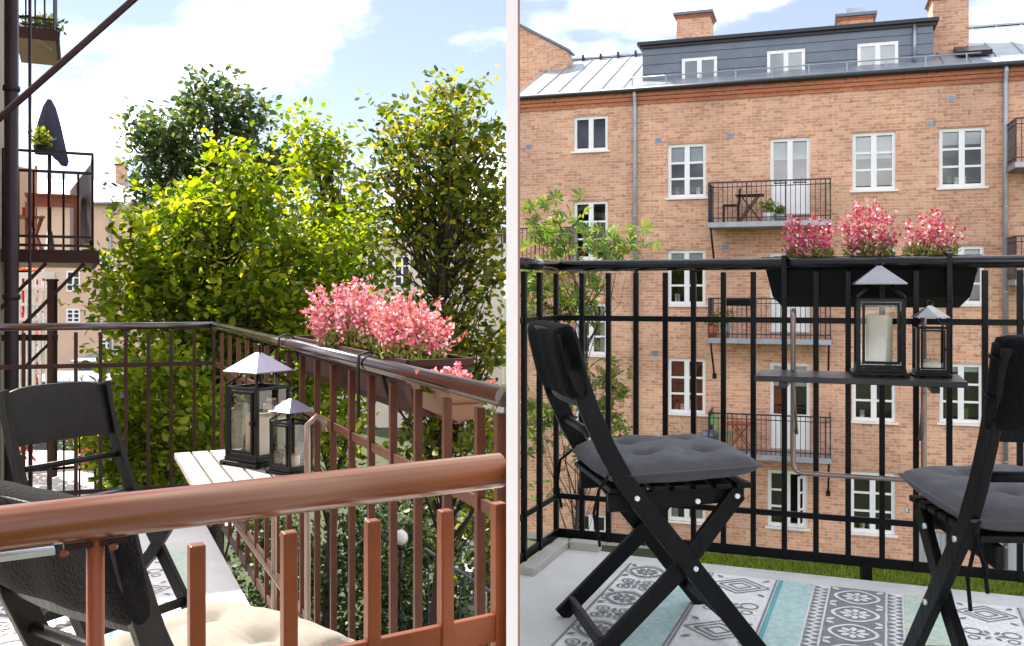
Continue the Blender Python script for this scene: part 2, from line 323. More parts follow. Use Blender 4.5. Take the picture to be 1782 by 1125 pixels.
# ------------------------------------------------------------------ white divider panel added between the balconies, sized to shade the right one
sc = thing('divider_screen', 'tall thin white divider added between the two balconies, shading the right one', 'screen', (0.0005, 2.5, CZ - 1.35))
MB().box(-0.0050, 0.0050, 0.80, 4.25, CZ - 1.35, CZ + 1.75).build('panel', 'screen_white', sc, world=True)
MB().box(0.0052, 0.0105, 1.22, 1.262, CZ - 0.93, CZ + 1.75).build('edge_trim', 'screen_trim', sc, world=True)

# ------------------------------------------------------------------ unseen own house wall, added behind the viewpoint to darken and warm the railings
ow = thing('house_wall', 'unseen orange brick house wall with a plaster string course, added behind the left balcony to darken and warm its railings', 'wall', (-5.3, -1.1, 0))
MB().box(-9.0, -1.7, -1.3, -.9, 0, CZ + 5.2).build('wall', 'brick_orange', ow, world=True)
MB().box(-9.0, -1.7, -.897, -.82, CZ - 1.45, CZ - 1.25).build('string_course', 'cream', ow, world=True)
# ------------------------------------------------------------------ railings
def railing_run(root, a, b, zt, flats, bars, zb_bot, zb_top, mrail, mbar, r=0.018, bw=0.016, off=0.0, flat_t=0.008, ground=0.0):
    a3 = Vector((a.x, a.y, CZ)); b3 = Vector((b.x, b.y, CZ))
    MB().tube([a3 + Vector((0, 0, zt)), b3 + Vector((0, 0, zt))], r, 20).build('handrail', mrail, root, world=True)
    d = (b3 - a3).normalized()
    for z, h in flats:
        MB().beam(a3 + Vector((0, 0, z)), b3 + Vector((0, 0, z)), flat_t, h).build('flat_bar', mbar, root, world=True, bevel=0.001)
    src = None
    for p in bars:
        loc = Vector((p.x, p.y, CZ))
        if src is None:
            ang = math.atan2(d.y, d.x); m = MB(); h = bw / 2
            m.box(-h, h, -h, h, zb_bot, zb_top); src = m.build('baluster', mbar, root, bevel=0.0015)
            src.location = WM[root.name].inverted() @ loc; src.rotation_euler = (0, 0, ang - root.rotation_euler.z)
        else:
            inst(src, 'baluster', root, WM[root.name].inverted() @ loc, (0, 0, ang - root.rotation_euler.z))
# right balcony
rr = thing('balcony_railing', 'glossy black metal balcony railing carrying the black trough of heather', 'railing', (RCor.x, RCor.y, CZ + ZR))
flR = [(-0.097, 0.020), (-0.756, 0.020), (-0.893, 0.034)]
railing_run(rr, RCor, REnd2, 0.095, flR, [on_line(p, RCor, REnd) for p in (968, 1013, 1059, 1107, 1158, 1207, 1259, 1311, 1365, 1420, 1476, 1535, 1594, 1652, 1714, 1775)] + [on_line(1775, RCor, REnd) + rdir * .106 * k for k in range(1, 15)], -0.91, 0.068, 'black_rail', 'black_paint', 0.020, 0.018)
railing_run(rr, RCor, RSideEnd, 0.095, flR, [on_line(p, RCor, RSide) for p in (912, 939)], -0.91, 0.068, 'black_rail', 'black_paint', 0.020, 0.018)
pf = on_line(1507, RCor, REnd)
MB().box(pf.x - 0.016, pf.x + 0.016, pf.y - 0.012, pf.y + 0.012, CZ - 0.96, CZ - 0.893).build('bracket', 'black_paint', rr, world=True)
for px in (1107, 1365, 1652):
    q = on_line(px, RCor, REnd); MB().box(q.x - 0.006, q.x + 0.006, q.y - 0.006, q.y + 0.006, CZ + 0.06, CZ + 0.085).build('rail_spigot', 'black_paint', rr, world=True)
# left balcony, two sides
rl = thing('balcony_railing', 'dark brown metal balcony railing around the corner, carrying pink heather', 'railing', (LC.x, LC.y, CZ + ZL))
flL = [(-0.366, 0.022), (-0.99, 0.022), (-1.13, 0.034)]
railing_run(rl, LC, LA, -0.172, flL, [on_line(p, LC, LA) for p in (372, 338, 298, 258, 219, 175, 132, 87, 41, -3)], -1.15, -0.2, 'brown_rail', 'brown_paint', 0.018, 0.016)
railing_run(rl, LC, LB, -0.172, flL, [on_line(p, LC, LB) for p in (386, 400, 415, 430, 446, 464, 482, 503, 526, 552, 580, 612, 646, 684, 727, 778, 835, 870)], -1.15, -0.2, 'brown_rail', 'bar_brown', 0.017, 0.016)
# left balcony, near end
rc = thing('balcony_railing', 'railing tinted reddish brown as if warmly lit, with a thick round handrail and flat topped uprights', 'railing', (C1.x, C1.y, CZ + ZL))
railing_run(rc, C_beg, C_end, -0.172, [(-0.322, 0.026), (-1.10, 0.03)], [on_line(p, C0, C1) for p in (342, 503, 648, 775, 868, -45)], -1.15, -0.203, 'rail_warm_tint', 'bar_warm_tint', 0.0165, 0.0125)
q = on_line(166, C0, C1)
MB().tube([(q.x, q.y, CZ - 1.15), (q.x, q.y, CZ - 0.186)], 0.0065, 12).build('post', 'bar_warm_tint', rc, world=True)
MB().beam((q + Vector((0, 0, CZ - 0.191)) - cdir * 0.022), (q + Vector((0, 0, CZ - 0.191)) + cdir * 0.022), 0.012, 0.004).build('saddle_plate', 'brown_paint', rc, world=True)
for k in (-1, 1): MB().tube([q + Vector((0, -0.008, CZ - 0.194)) + cdir * 0.017 * k, q + Vector((0, -0.012, CZ - 0.194)) + cdir * 0.017 * k], 0.0028, 8).build('bolt', 'rail_warm_tint', rc, world=True)
MB().beam(C_beg + Vector((0, 0, CZ - 0.193)), q - cdir * 0.028 + Vector((0, 0, CZ - 0.193)), 0.012, 0.004).build('flat_strip', 'steel', rc, world=True)

# ------------------------------------------------------------------ rugs
def make_rug(name, label, origin, rz, bounds, length, fz):
    """bounds: list of (kind, u0, u1); v runs from 0 (far edge) to -length"""
    t = tag(MB().box(0, 0.001, 0, 0.001, 0, 0.001).build(name, 'rug_white'), label, 'rug')
    m = MB(); M = ['rug_white', 'rug_grey', 'rug_aqua', 'rug_aqua_yellow', 'rug_teal', 'rug_black']
    U0, U1 = bounds[0][1], bounds[-1][2]
    m.box(U0, U1, -length, 0, 0, 0.004, 0)
    z1, z2 = 0.0055, 0.0068
    def quad(u0, u1, v0, v1, z, mi): m.add([(u0, v0, z), (u1, v0, z), (u1, v1, z), (u0, v1, z)], [(0, 1, 2, 3)], mi)
    def ring(cu, cv, r0, r1, mi, z=z2, n=28, wob=0.0):
        vs = []
        for k in range(n):
            a = 2 * math.pi * k / n; w = 1 + wob * math.cos(4 * a)
            vs += [(cu + r0 * w * math.cos(a), cv + r0 * w * math.sin(a), z), (cu + r1 * w * math.cos(a), cv + r1 * w * math.sin(a), z)]
        m.add(vs, [(2 * k, 2 * k + 1, (2 * k + 3) % (2 * n), (2 * k + 2) % (2 * n)) for k in range(n)], mi)
    def petal(cu, cv, a, r0, r1, w, mi, z=z2):
        c, s = math.cos(a), math.sin(a); pts = [(r0, 0), ((r0 * .6 + r1 * .4), w), ((r0 * .25 + r1 * .75), w * .9), (r1, 0), ((r0 * .25 + r1 * .75), -w * .9), ((r0 * .6 + r1 * .4), -w)]
        m.add([(cu + x * c - y * s, cv + x * s + y * c, z) for x, y in pts], [tuple(range(6))], mi)
    for kind, u0, u1 in bounds:
        w = u1 - u0; cu = (u0 + u1) / 2
        if kind == 'aqua': quad(u0, u1, -length, 0, z1, 2)
        elif kind == 'aquay': quad(u0, u1, -length, 0, z1, 3)
        elif kind == 'teal': quad(u0, u1, -length, 0, z1, 4)
        elif kind == 'line': quad(u0, u1, -length, 0, z1, 1)
        elif kind == 'zig':
            st = w * 0.62; v = -0.01
            while v > -length + st:
                m.add([(u0 + w * .12, v, z1), (u0 + w * .12, v - st * .9, z1), (u0 + w * .55, v - st * .45, z1)], [(0, 1, 2)], 1)
                m.add([(u1 - w * .12, v - st * .5, z1), (u1 - w * .12, v - st * 1.3, z1), (u1 - w * .5, v - st * .92, z1)], [(0, 1, 2)], 1)
                v -= st
        elif kind in ('medal', 'ornate'):
            if kind == 'medal': quad(u0, u1, -length, 0, z1, 1)
            fg = 0 if kind == 'medal' else 1; st = w * 0.98; v = -st * 0.55; k = 0
            while v > -length + st * .5:
                if kind == 'medal' or k % 2 == 0:
                    ring(cu, v, w * .34, w * .40, fg, wob=0.05)
                    for a in range(8): petal(cu, v, a * math.pi / 4, w * .07, w * .27, w * .055, fg)
                    ring(cu, v, 0.0, w * .045, fg)
                    for a in range(4): petal(cu, v, math.pi / 4 + a * math.pi / 2, w * .47, w * .66, w * .05, fg)
                    if kind == 'ornate':
                        ring(cu, v, w * .44, w * .465, fg, wob=0.08)
                else:
                    for sx in (-1, 1):
                        for sy in (-1, 1):
                            ring(cu + sx * w * .24, v + sy * w * .2, w * .11, w * .15, fg, n=14); ring(cu + sx * w * .24, v + sy * w * .2, 0, w * .05, fg, n=8)
                    for a in range(4): petal(cu, v, a * math.pi / 2, w * .02, w * .3, w * .05, fg)
                v -= st; k += 1
        elif kind == 'outline':
            st = w * 0.95; v = -st * 0.5; k = 0
            while v > -length + st * .5:
                if k % 2 == 0:
                    for r in (.15, .28, .40):
                        n = 4; pts = [(cu + math.cos(a * math.pi / 2) * w * r * 1.05, v + math.sin(a * math.pi / 2) * w * r * .9) for a in range(4)]
                        for a in range(4):
                            p, q2 = Vector((*pts[a], 0)), Vector((*pts[(a + 1) % 4], 0)); d = (q2 - p).normalized(); nn = Vector((-d.y, d.x, 0)) * w * .014
                            m.add([(x.x, x.y, z1) for x in (p - nn, q2 - nn, q2 + nn, p + nn)], [(0, 1, 2, 3)], 1)
                    for a in range(4): petal(cu, v, math.pi / 4 + a * math.pi / 2, w * .4, w * .55, w * .03, 1, z1)
                else:
                    for sx in (-1, 1):
                        ring(cu + sx * w * .25, v + w * .1, w * .1, w * .13, 1, z1, 12); ring(cu + sx * w * .25, v - w * .16, w * .06, w * .085, 1, z1, 10)
                    for a in range(6): petal(cu, v, a * math.pi / 3, w * .05, w * .2, w * .03, 1, z1)
                v -= st; k += 1
            for uu in (u0 + w * .03, u1 - w * .03): quad(uu - .003, uu + .003, -length, 0, z1, 1)
    old = t.data; me = bpy.data.meshes.new(name); me.from_pydata(m.v, [], m.f)
    for x in M: me.materials.append(MATS[x])
    me.polygons.foreach_set('material_index', m.m); me.update(); t.data = me; bpy.data.meshes.remove(old)
    t.location = (origin.x, origin.y, fz); t.rotation_euler = (0, 0, rz)
    return t
# right rug: far edge from the picture
ra = PZ(1215, 995, ZR + .004); rb = PZ(1544, 1033, ZR + .004); ud = Vector((rb.x - ra.x, rb.y - ra.y, 0)).normalized()
def ru(px): q = on_line(px, ra, rb); return (q - Vector((ra.x, ra.y, 0))).dot(ud)
bl = [('line', ru(1096), ru(1100)), ('ornate', ru(1100), ru(1172)), ('aqua', ru(1172), ru(1234)), ('line', ru(1234), ru(1238)), ('outline', ru(1238), ru(1356)), ('teal', ru(1356), ru(1364)), ('aqua', ru(1364), ru(1416)),
      ('zig', ru(1416), ru(1446)), ('medal', ru(1446), ru(1541)), ('zig', ru(1541), ru(1573)), ('aquay', ru(1573), ru(1645)), ('line', ru(1645), ru(1649)), ('outline', ru(1649), ru(1775)), ('aqua', ru(1775), ru(1850))]
make_rug('outdoor_rug', 'aqua, grey and white patterned rug lying under the two chairs with dark grey cushions', Vector((ra.x, ra.y, 0)), math.atan2(ud.y, ud.x), bl, 1.55, CZ + ZR + .001)
# left rug: stripes along the long railing
lo = LC + bn * 0.18 + b_in * 0.5
rz_l = math.atan2(b_in.y, b_in.x) - math.pi / 2 + math.pi
bl2 = [('aquay', 0, .10), ('outline', .10, .34), ('teal', .34, .355), ('aqua', .355, .46), ('zig', .46, .53), ('ornate', .53, .76), ('zig', .76, .83), ('aquay', .83, .97), ('outline', .97, 1.2)]
rz_l = math.atan2(bn.y, bn.x)
make_rug('outdoor_rug', 'sunlit patterned rug lying under the chair with the cushion coloured sunlit beige', lo, rz_l, bl2, 2.6, CZ + ZL + .001).scale = (1, -1 if (Matrix.Rotation(rz_l, 3, 'Z') @ Vector((0, -1, 0))).dot(b_in) < 0 else 1, 1)

# ------------------------------------------------------------------ chairs and cushions
def make_chair(label, loc, rz, wood='black_wood', backrest=True):
    t = thing('folding_chair', label, 'chair', loc, rz, 'folding chairs on the balconies')
    X = Vector((1, 0, 0))
    for s in (-1, 1):
        pts = [(-.285, .83), (-.262, .74), (-.228, .64), (-.185, .545), (-.135, .455), (-.06, .36), (.225, .005)]
        MB().sweep([(s * .195, y, z) for y, z in pts], .048, .020, X).build('back_leg', wood, t, bevel=.003)
        MB().sweep([(s * .168, .175, .415), (s * .168, .02, .225), (s * .168, -.215, .005)], .044, .020, X).build('front_leg', wood, t, bevel=.003)
        MB().sweep([(s * .142, -.165, .395), (s * .142, 0, .402), (s * .142, .20, .410)], .048, .020, X).build('seat_rail', wood, t, bevel=.004)
        for y, z in ((-.108, .418), (.05, .405), (.155, .414), (.045, .236)):
            MB().tube([(s * .205, y, z), (s * .2115, y, z)], .0065, 10).build('bolt', 'bolt', t)
    src = None
    for k in range(7):
        m = MB().box(-.185, .185, -.021, .021, -.007, .007)
        if src is None: src = m.build('seat_slat', wood, t, bevel=.003); src.location = (0, -.15, .434)
        else: inst(src, 'seat_slat', t, (0, -.15 + k * .056, .434))
    m = MB(); n = 7
    for j, (z, yb) in enumerate(((.64, -.228), (.70, -.249), (.77, -.271), (.84, -.289))):
        for i in range(n + 1):
            x = -.185 + .37 * i / n; dy = -.018 * (1 - (2 * i / n - 1) ** 2); hz = z + (0.018 * (1 - (2 * i / n - 1) ** 4) if j == 3 else 0) - (.02 if j == 3 else 0)
            m.v += [(x, yb + dy + .008, hz), (x, yb + dy - .008, hz)]
    R = 2 * (n + 1)
    for j in range(3):
        for i in range(n):
            a = j * R + 2 * i; b = a + R
            m.f += [(a, a + 2, b + 2, b), (a + 1, b + 1, b + 3, a + 3)]
    for i in range(n): a = 2 * i; b = 3 * R + a; m.f += [(a, a + 1, a + 3, a + 2), (b, b + 2, b + 3, b + 1)]
    for j in range(3):
        for e in (0, 2 * n): a = j * R + e; m.f.append((a, a + R, a + R + 1, a + 1) if e == 0 else (a, a + 1, a + R + 1, a + R))
    m.m = [0] * len(m.f); m.sm = [True] * len(m.f)
    m.build('backrest', wood, t, bevel=.003)
    MB().tube([(-.186, -.195, .565), (.186, -.195, .565)], .011, 12).build('crossbar', wood, t)
    MB().beam((-.16, -.185, .045), (.16, -.185, .045), .016, .035).build('stretcher', wood, t, bevel=.002)
    MB().beam((-.186, .17, .075), (.186, .17, .075), .016, .03).build('stretcher', wood, t, bevel=.002)
    return t
def make_cushion(name, label, loc, rz, matn, w=.40, d=.40, h=.055, tilt=0.0, tufts=True, ties=True, cat='cushion', up=False):
    t = thing(name, label, cat, loc, rz, 'chair cushions')
    n = 36; m = MB(); tf = [(sx * w * .2, sy * d * .2) for sx in (-1, 1) for sy in (-1, 1)] if tufts else []
    def pt(i, j, side):
        a, b = 2 * i / n - 1, 2 * j / n - 1
        e = (1 - abs(a) ** 4.5) * (1 - abs(b) ** 4.5); prof = max(e, 0) ** .42
        x, y = a * w / 2, b * d / 2
        k = 1 - .045 * (a * a * b * b) ** .5 - 0.02 * (1 - abs(a * b)); z = side * h / 2 * prof
        for tx, ty in tf:
            r2 = (x - tx) ** 2 + (y - ty) ** 2
            z -= side * h * .42 * math.exp(-r2 / .0013)
            ang = math.atan2(y - ty, x - tx); z -= side * h * .05 * math.exp(-r2 / .006) * math.cos(4 * ang)
        if side > 0: z += (.003 * math.sin(23 * x + 9 * y + 2 * math.sin(17 * y)) + .0025 * math.sin(37 * y - 15 * x + 2 * math.sin(21 * x)) + .0012 * math.sin(90 * x + 60 * y)) * prof
        return (x * k, y * k, z)
    for side in (1, -1):
        o = len(m.v); m.v += [pt(i, j, side) for j in range(n + 1) for i in range(n + 1)]
        for j in range(n):
            for i in range(n):
                a = o + j * (n + 1) + i; f = (a, a + 1, a + n + 2, a + n + 1); m.f.append(f if side > 0 else f[::-1])
    m.m = [0] * len(m.f); m.sm = [True] * len(m.f)
    T = Matrix.Rotation(tilt, 4, 'X')
    m.v = [tuple(T @ Vector(p)) for p in m.v]; c = m.build('cover', matn, t)
    edge = []
    for i in range(n): edge.append(pt(i, 0, 0))
    for j in range(n): edge.append(pt(n, j, 0))
    for i in range(n, 0, -1): edge.append(pt(i, n, 0))
    for j in range(n, -1, -1): edge.append(pt(0, j, 0))
    MB().tube([T @ Vector(p) for p in edge], .0035, 6).build('piping', matn, t)
    for tx, ty in tf:
        q = T @ Vector((tx, ty, h * .10)); MB().lathe([(.0, .004), (.006, .003), (.008, 0)], q, 10).build('button', matn, t)
    if ties:
        for s in (-1, 1):
            b = T @ Vector((s * w * .45, -d * .48, 0))
            for q in ((.018, -.05, -.13), (-.008, -.035, -.17)):
                MB().tube([b, b + Vector((s * .02, -.03, -.03)), b + Vector((s * .03 + q[0], q[1], q[2] * .6)), b + Vector((s * .02 + q[0], q[1] + .01, q[2]))], .004, 6).build('tie', 'cushion_black', t)
    return t
def place_set(lab, cx, cy, heading, fz, cmat, clab, back=None, blab=None):
    rz = -heading
    make_chair(lab, (cx, cy, fz), rz)
    f = Vector((math.sin(heading), math.cos(heading), 0)); c = Vector((cx, cy, fz))
    if cmat: make_cushion('seat_cushion', clab, c + f * .025 + Vector((0, 0, .479)), rz, cmat, .42, .42, .078, tilt=math.radians(2))
    if back:
        t = thing('back_cushion', blab, 'cushion', c - f * .268 + Vector((0, 0, .755)), rz, 'chair cushions')
        m = MB(); n = 20; tl = Matrix.Rotation(math.radians(14), 4, 'X')
        prof = []                                   # folded over the backrest like a saddle
        for k in range(n + 1):
            u = k / n; a = u * 2 * math.pi
            y = .034 * math.copysign(abs(math.cos(a)) ** .6, math.cos(a)); z = .096 * math.copysign(abs(math.sin(a)) ** .55, math.sin(a))
            prof.append((y, z))
        N = 16
        for i in range(N + 1):
            a = 2 * i / N - 1; k = max(1 - abs(a) ** 6, 0) ** .4 if abs(a) < 1 else 0
            k = .55 + .45 * k
            for y, z in prof: m.v.append(tuple(tl @ Vector((a * .205, y * k * (1 + .08 * math.sin(9 * a + 5 * z)), z * (.93 + .07 * k)))))
        for i in range(N):
            for q in range(n):
                a = i * (n + 1) + q; m.f.append((a, a + 1, a + n + 2, a + n + 1))
        m.f += [tuple(range(n))[::-1], tuple(N * (n + 1) + q for q in range(n))]
        m.m = [0] * len(m.f); m.sm = [True] * len(m.f); m.build('cover', back, t)
        for z in (-.03, .05): MB().tube([tl @ Vector((-.207, -.02, z)), tl @ Vector((-.214, 0, z + .004)), tl @ Vector((-.207, .02, z))], .004, 6).build('tie', 'cushion_black', t)
FR = CZ + ZR
place_set('black wooden folding chair with a padded back, turned side on beside the railing corner', .38, 2.50, math.radians(80), FR, 'cushion_grey', 'dark grey tufted seat cushion on the chair turned side on', 'cushion_black', 'black padded cushion over the back of the chair turned side on')
place_set('black wooden folding chair facing the railing, cushion ties hanging behind', 1.13, 2.0, math.radians(3), FR, 'cushion_grey', 'dark grey tufted seat cushion on the chair facing the railing, tie hanging down', 'cushion_black', 'black padded cushion over the back of the chair facing the railing')
FL = CZ + ZL
hB = math.atan2(b_in.x, b_in.y)
place_set('black folding chair with a bare curved backrest, at the far end of the slatted table', -1.405, 3.18, math.radians(121), FL, None, None)
place_set('black folding chair pushed up behind the thick brown handrail, holding the cushion coloured sunlit beige', -.60, 1.72, math.radians(33), FL, 'cushion_sun_tint', 'tufted seat cushion coloured beige as if sunlit, on the chair behind the thick handrail', 'cushion_black', 'black padded cushion over the chair back behind the thick brown handrail')

# ------------------------------------------------------------------ lanterns
def lantern(label, loc, rz, s, roof, candle_h, body_h=.155, w=.062):
    """s scales everything; w half width of the body"""
    t = thing('lantern', label, 'lantern', loc, rz, 'metal candle lanterns on the tables')
    S = lambda *a: [x * s for x in a]
    def bx(m, x0, x1, y0, y1, z0, z1): m.box(*S(x0, x1, y0, y1, z0, z1)); return m
    b = bx(MB(), -w * 1.28, w * 1.28, -w * 1.28, w * 1.28, 0.006, .014); bx(b, -w * 1.12, w * 1.12, -w * 1.12, w * 1.12, .014, .026)
    for i in (-1, 1):
        for j in (-1, 1): bx(b, i * w * 1.15 - .008, i * w * 1.15 + .008, j * w * 1.15 - .008, j * w * 1.15 + .008, 0, .006)
    b.build('base', 'lantern_black', t, bevel=.0012)
    z0, z1 = .026, .026 + body_h * 1.0 + .05
    for i in (-1, 1):
        for j in (-1, 1): bx(MB(), i * w - .006, i * w + .006, j * w - .006, j * w + .006, z0, z1).build('corner_post', 'lantern_black', t, bevel=.001)
    for z in (z0 + .001, z1 - .009):
        f = MB()
        for i in (-1, 1):
            bx(f, -w + .006, w - .006, i * w - .005, i * w + .005, z, z + .008); bx(f, i * w - .005, i * w + .005, -w + .006, w - .006, z, z + .008)
        f.build('frame', 'lantern_black', t)
    d = MB()                                        # door frame with latch on the front
    for i in (-1, 1): bx(d, i * (w - .014) - .004, i * (w - .014) + .004, -w - .008, -w - .002, z0 + .012, z1 - .012)
    for z in (z0 + .012, z1 - .020): bx(d, -w + .018, w - .018, -w - .008, -w - .002, z, z + .008)
    dd = d.build('door', 'lantern_black', t); bx(MB(), w - .014, w - .002, -w - .016, -w - .008, (z0 + z1) / 2 - .004, (z0 + z1) / 2 + .006).build('latch', 'lantern_black', dd)
    for k in range(4):
        g = MB(); g.add([S(-w + .006, 0, z0 + .008), S(w - .006, 0, z0 + .008), S(w - .006, 0, z1 - .008), S(-w + .006, 0, z1 - .008)], [(0, 1, 2, 3)])
        R = Matrix.Rotation(k * math.pi / 2, 4, 'Z') @ Matrix.Translation((0, -w * s, 0)); g.v = [tuple(R @ Vector(p)) for p in g.v]; g.build('pane', 'lantern_glass', t)
    r0, r1 = w + .004, w * .55             # shoulder bars up to the neck
    z2 = z1 + .045
    for i in (-1, 1):
        for j in (-1, 1):
            MB().tube([S(i * r0, j * r0, z1 - .004), S(i * r0 * .98, j * r0 * .98, z1 + .006), S(i * r1 * 1.05, j * r1 * 1.05, z2 - .016), S(i * r1, j * r1, z2 + .004)], .0042 * s, 6).build('shoulder_bar', 'lantern_black', t)
    zr = z2; w2 = w * 1.16; ap = zr + w * .86
    m = MB().add([S(-w2, -w2, zr), S(w2, -w2, zr), S(w2, w2, zr), S(-w2, w2, zr), S(-.006, -.006, ap), S(.006, -.006, ap), S(.006, .006, ap), S(-.006, .006, ap),
                  S(-w2, -w2, zr - .003), S(w2, -w2, zr - .003), S(w2, w2, zr - .003), S(-w2, w2, zr - .003)],
                 [(0, 1, 5, 4), (1, 2, 6, 5), (2, 3, 7, 6), (3, 0, 4, 7), (4, 5, 6, 7), (8, 9, 1, 0), (9, 10, 2, 1), (10, 11, 3, 2), (11, 8, 0, 3), (11, 10, 9, 8)])
    m.build('roof', roof, t)
    rr_ = .013 * s; MB().tube([(math.cos(a) * rr_, 0, ap * s + rr_ * .8 + math.sin(a) * rr_) for a in [2 * math.pi * k / 16 for k in range(17)]], .0018 * s, 6).build('ring', 'lantern_black', t)
    if candle_h:
        c = MB().lathe([(0, 0), (.036, 0), (.037, .004), (.037, candle_h - .004), (.034, candle_h), (.02, candle_h - .004), (0, candle_h - .005)], (0, 0, 0), 24)
        c.v = [tuple(np.array(p) * s + np.array((0, 0, .027 * s))) for p in c.v]; cc = c.build('candle', 'candle', t)
        MB().tube([S(0, 0, .027 + candle_h - .008), S(.002, 0, .027 + candle_h + .010)], .0015 * s, 5).build('wick', 'wick', cc)
    return t

# ------------------------------------------------------------------ hanging tables
def hanging_table(label, c, u, n, length, depth, z, top, tubem, z_hook, z_low, slat_along=True, thick=.018):
    """c: middle of the rail side edge, u: along the rail, n: away from the rail"""
    t = thing('hanging_table', label, 'table', (c.x, c.y, CZ + z - .1), 0, 'tables hung on the railings')
    k = 6; g = .006; sw = (depth - g * (k - 1)) / k
    src = None; ang = math.atan2(u.y, u.x)
    for i in range(k):
        o = c + n * (sw / 2 + i * (sw + g)); loc = WM[t.name].inverted() @ Vector((o.x, o.y, CZ + z - thick / 2))
        if src is None:
            src = MB().box(-length / 2, length / 2, -sw / 2, sw / 2, -thick / 2, thick / 2).build('table_slat', top, t, bevel=.002); src.location = loc; src.rotation_euler = (0, 0, ang)
        else: inst(src, 'table_slat', t, loc, (0, 0, ang))
    for s in (-1, 1):
        a = c + u * (s * length * .36) + n * .02; b = a + n * (depth - .04)
        MB().beam(Vector((a.x, a.y, CZ + z - thick - .011)), Vector((b.x, b.y, CZ + z - thick - .011)), .024, .020).build('batten', top, t, world=True, bevel=.002)
    w = length * .33; e = n * .028
    def q(su, nz, zz): p = c + u * su + e + n * nz; return Vector((p.x, p.y, CZ + zz))
    r = .03
    pts = [q(-w, -.045, z_hook - .02), q(-w, -.045, z_hook + .005), q(-w, -.025, z_hook + .022), q(-w, 0, z_hook), q(-w, 0, z_hook - .05), q(-w, 0, z_low + r)]
    pts += [q(-w + r - r * math.cos(a), 0, z_low + r - r * math.sin(a)) for a in (math.pi / 6, math.pi / 3, math.pi / 2)]
    pts += [q(w - r + r * math.sin(a), 0, z_low + r - r * math.cos(a)) for a in (0, math.pi / 6, math.pi / 3)]
    pts += [q(w, 0, z_low + r), q(w, 0, z_hook - .05), q(w, 0, z_hook), q(w, -.025, z_hook + .022), q(w, -.045, z_hook + .005), q(w, -.045, z_hook - .02)]
    MB().tube(pts, .0085, 12).build('tube_frame', tubem, t, world=True)
    for s in (-1, 1):
        a = q(s * (w - .012), 0, z_low + .13); b = q(s * (w - .012), depth * .72, z - thick - .022)
        MB().tube([a, b], .0045, 8).build('strut', tubem, t, world=True)
    return t
# right table
TD = 3.0
ta, tb = on_line(1326, RCor, REnd), on_line(1668, RCor, REnd); tcn = (ta + tb) / 2 + rn * .045
zt_r = -(647 - YH) / F * tcn.y
hanging_table('black hanging table with two lanterns, hooked on the black railing', tcn, rdir, rn, (tb - ta).length * .985, .26, zt_r, 'grey_wood', 'tube_copper', -.085, -.60)
def on_table_r(px, back): p = on_line(px, RCor + rn * back, REnd + rn * back); return (p.x, p.y, CZ + zt_r)
lantern('tall black lantern with pointed grey roof and a fresh candle, on the black table', on_table_r(1530, .16), math.atan2(rdir.y, rdir.x) + .05, 1.04, 'lantern_roof', .155)
lantern('small black lantern with pointed grey roof, on the black table', on_table_r(1619, .15), math.atan2(rdir.y, rdir.x) + .1, .665, 'lantern_roof', .05)
# left table
zt_l = -.50
la = PZ(405, 777, zt_l); lp = on_line(405, LC, LB)
lc_ = LC + b_in * ((Vector((la.x, la.y, 0)) - LC).dot(b_in) + .40) + bn * .05
hanging_table('pale grey slatted hanging table with two lanterns, hooked on the brown railing', lc_, b_in, bn, .70, .31, zt_l, 'slat_wood', 'tube_copper', -.355, -1.02)
def pt_l(px, py): p = PZ(px, py, zt_l); return tuple(p)
lantern('tall black lantern with lilac grey roof, candle burnt low, on the slatted table', pt_l(450, 806), math.atan2(b_in.y, b_in.x) + .55, .98, 'lantern_roof_lilac', .125)
lantern('small black lantern with lilac roof, on the slatted table', pt_l(507, 822), math.atan2(b_in.y, b_in.x) + .5, .62, 'lantern_roof_lilac', .05)

# ------------------------------------------------------------------ planters and heather
def planter(name, label, a, b, outn, z_top, depth, h, matn, hooks, mats2='planter_green', group='troughs hung outside the railings'):
    """trough from a to b along the rail, hung on the outside (outn)"""
    c = (a + b) / 2; t = thing(name, label, 'planter', (c.x, c.y, CZ + z_top - h), 0, group)
    d = (b - a).normalized(); Lh = (b - a).length / 2; m = MB()
    zt, zb = CZ + z_top, CZ + z_top - h
    def pt(u, v, z): p = c + d * u + outn * v; return (p.x, p.y, z)
    o, i_ = [], []
    for z, du, v0, v1 in ((zt, 0, 0, depth), (zb + h * .22, .03, .02, depth - .015), (zb, .06, .05, depth - .05)):
        o.append([pt(-Lh + du, v0, z), pt(Lh - du, v0, z), pt(Lh - du, v1, z), pt(-Lh + du, v1, z)])
    vs = [p for r in o for p in r]; fs = []
    for r in range(2):
        for k in range(4): fs.append((r * 4 + k, r * 4 + (k + 1) % 4, r * 4 + 4 + (k + 1) % 4, r * 4 + 4 + k))
    fs.append((8, 9, 10, 11)); m.add(vs, fs[:4] + [fs[8]], 0); m.add(vs, fs[4:8], 1)
    m.build('trough', [matn, mats2], t, world=True)
    rim = MB()
    cs = [pt(-Lh, 0, zt), pt(Lh, 0, zt), pt(Lh, depth, zt), pt(-Lh, depth, zt)]
    for k in range(4): rim.beam(cs[k], cs[(k + 1) % 4], .012, .014)
    rim.build('rim', matn, t, world=True)
    MB().add([pt(-Lh + .01, .01, zt - .03), pt(Lh - .01, .01, zt - .03), pt(Lh - .01, depth - .01, zt - .03), pt(-Lh + .01, depth - .01, zt - .03)], [(0, 1, 2, 3)]).build('soil', 'soil', t, world=True)
    return t, pt, Lh
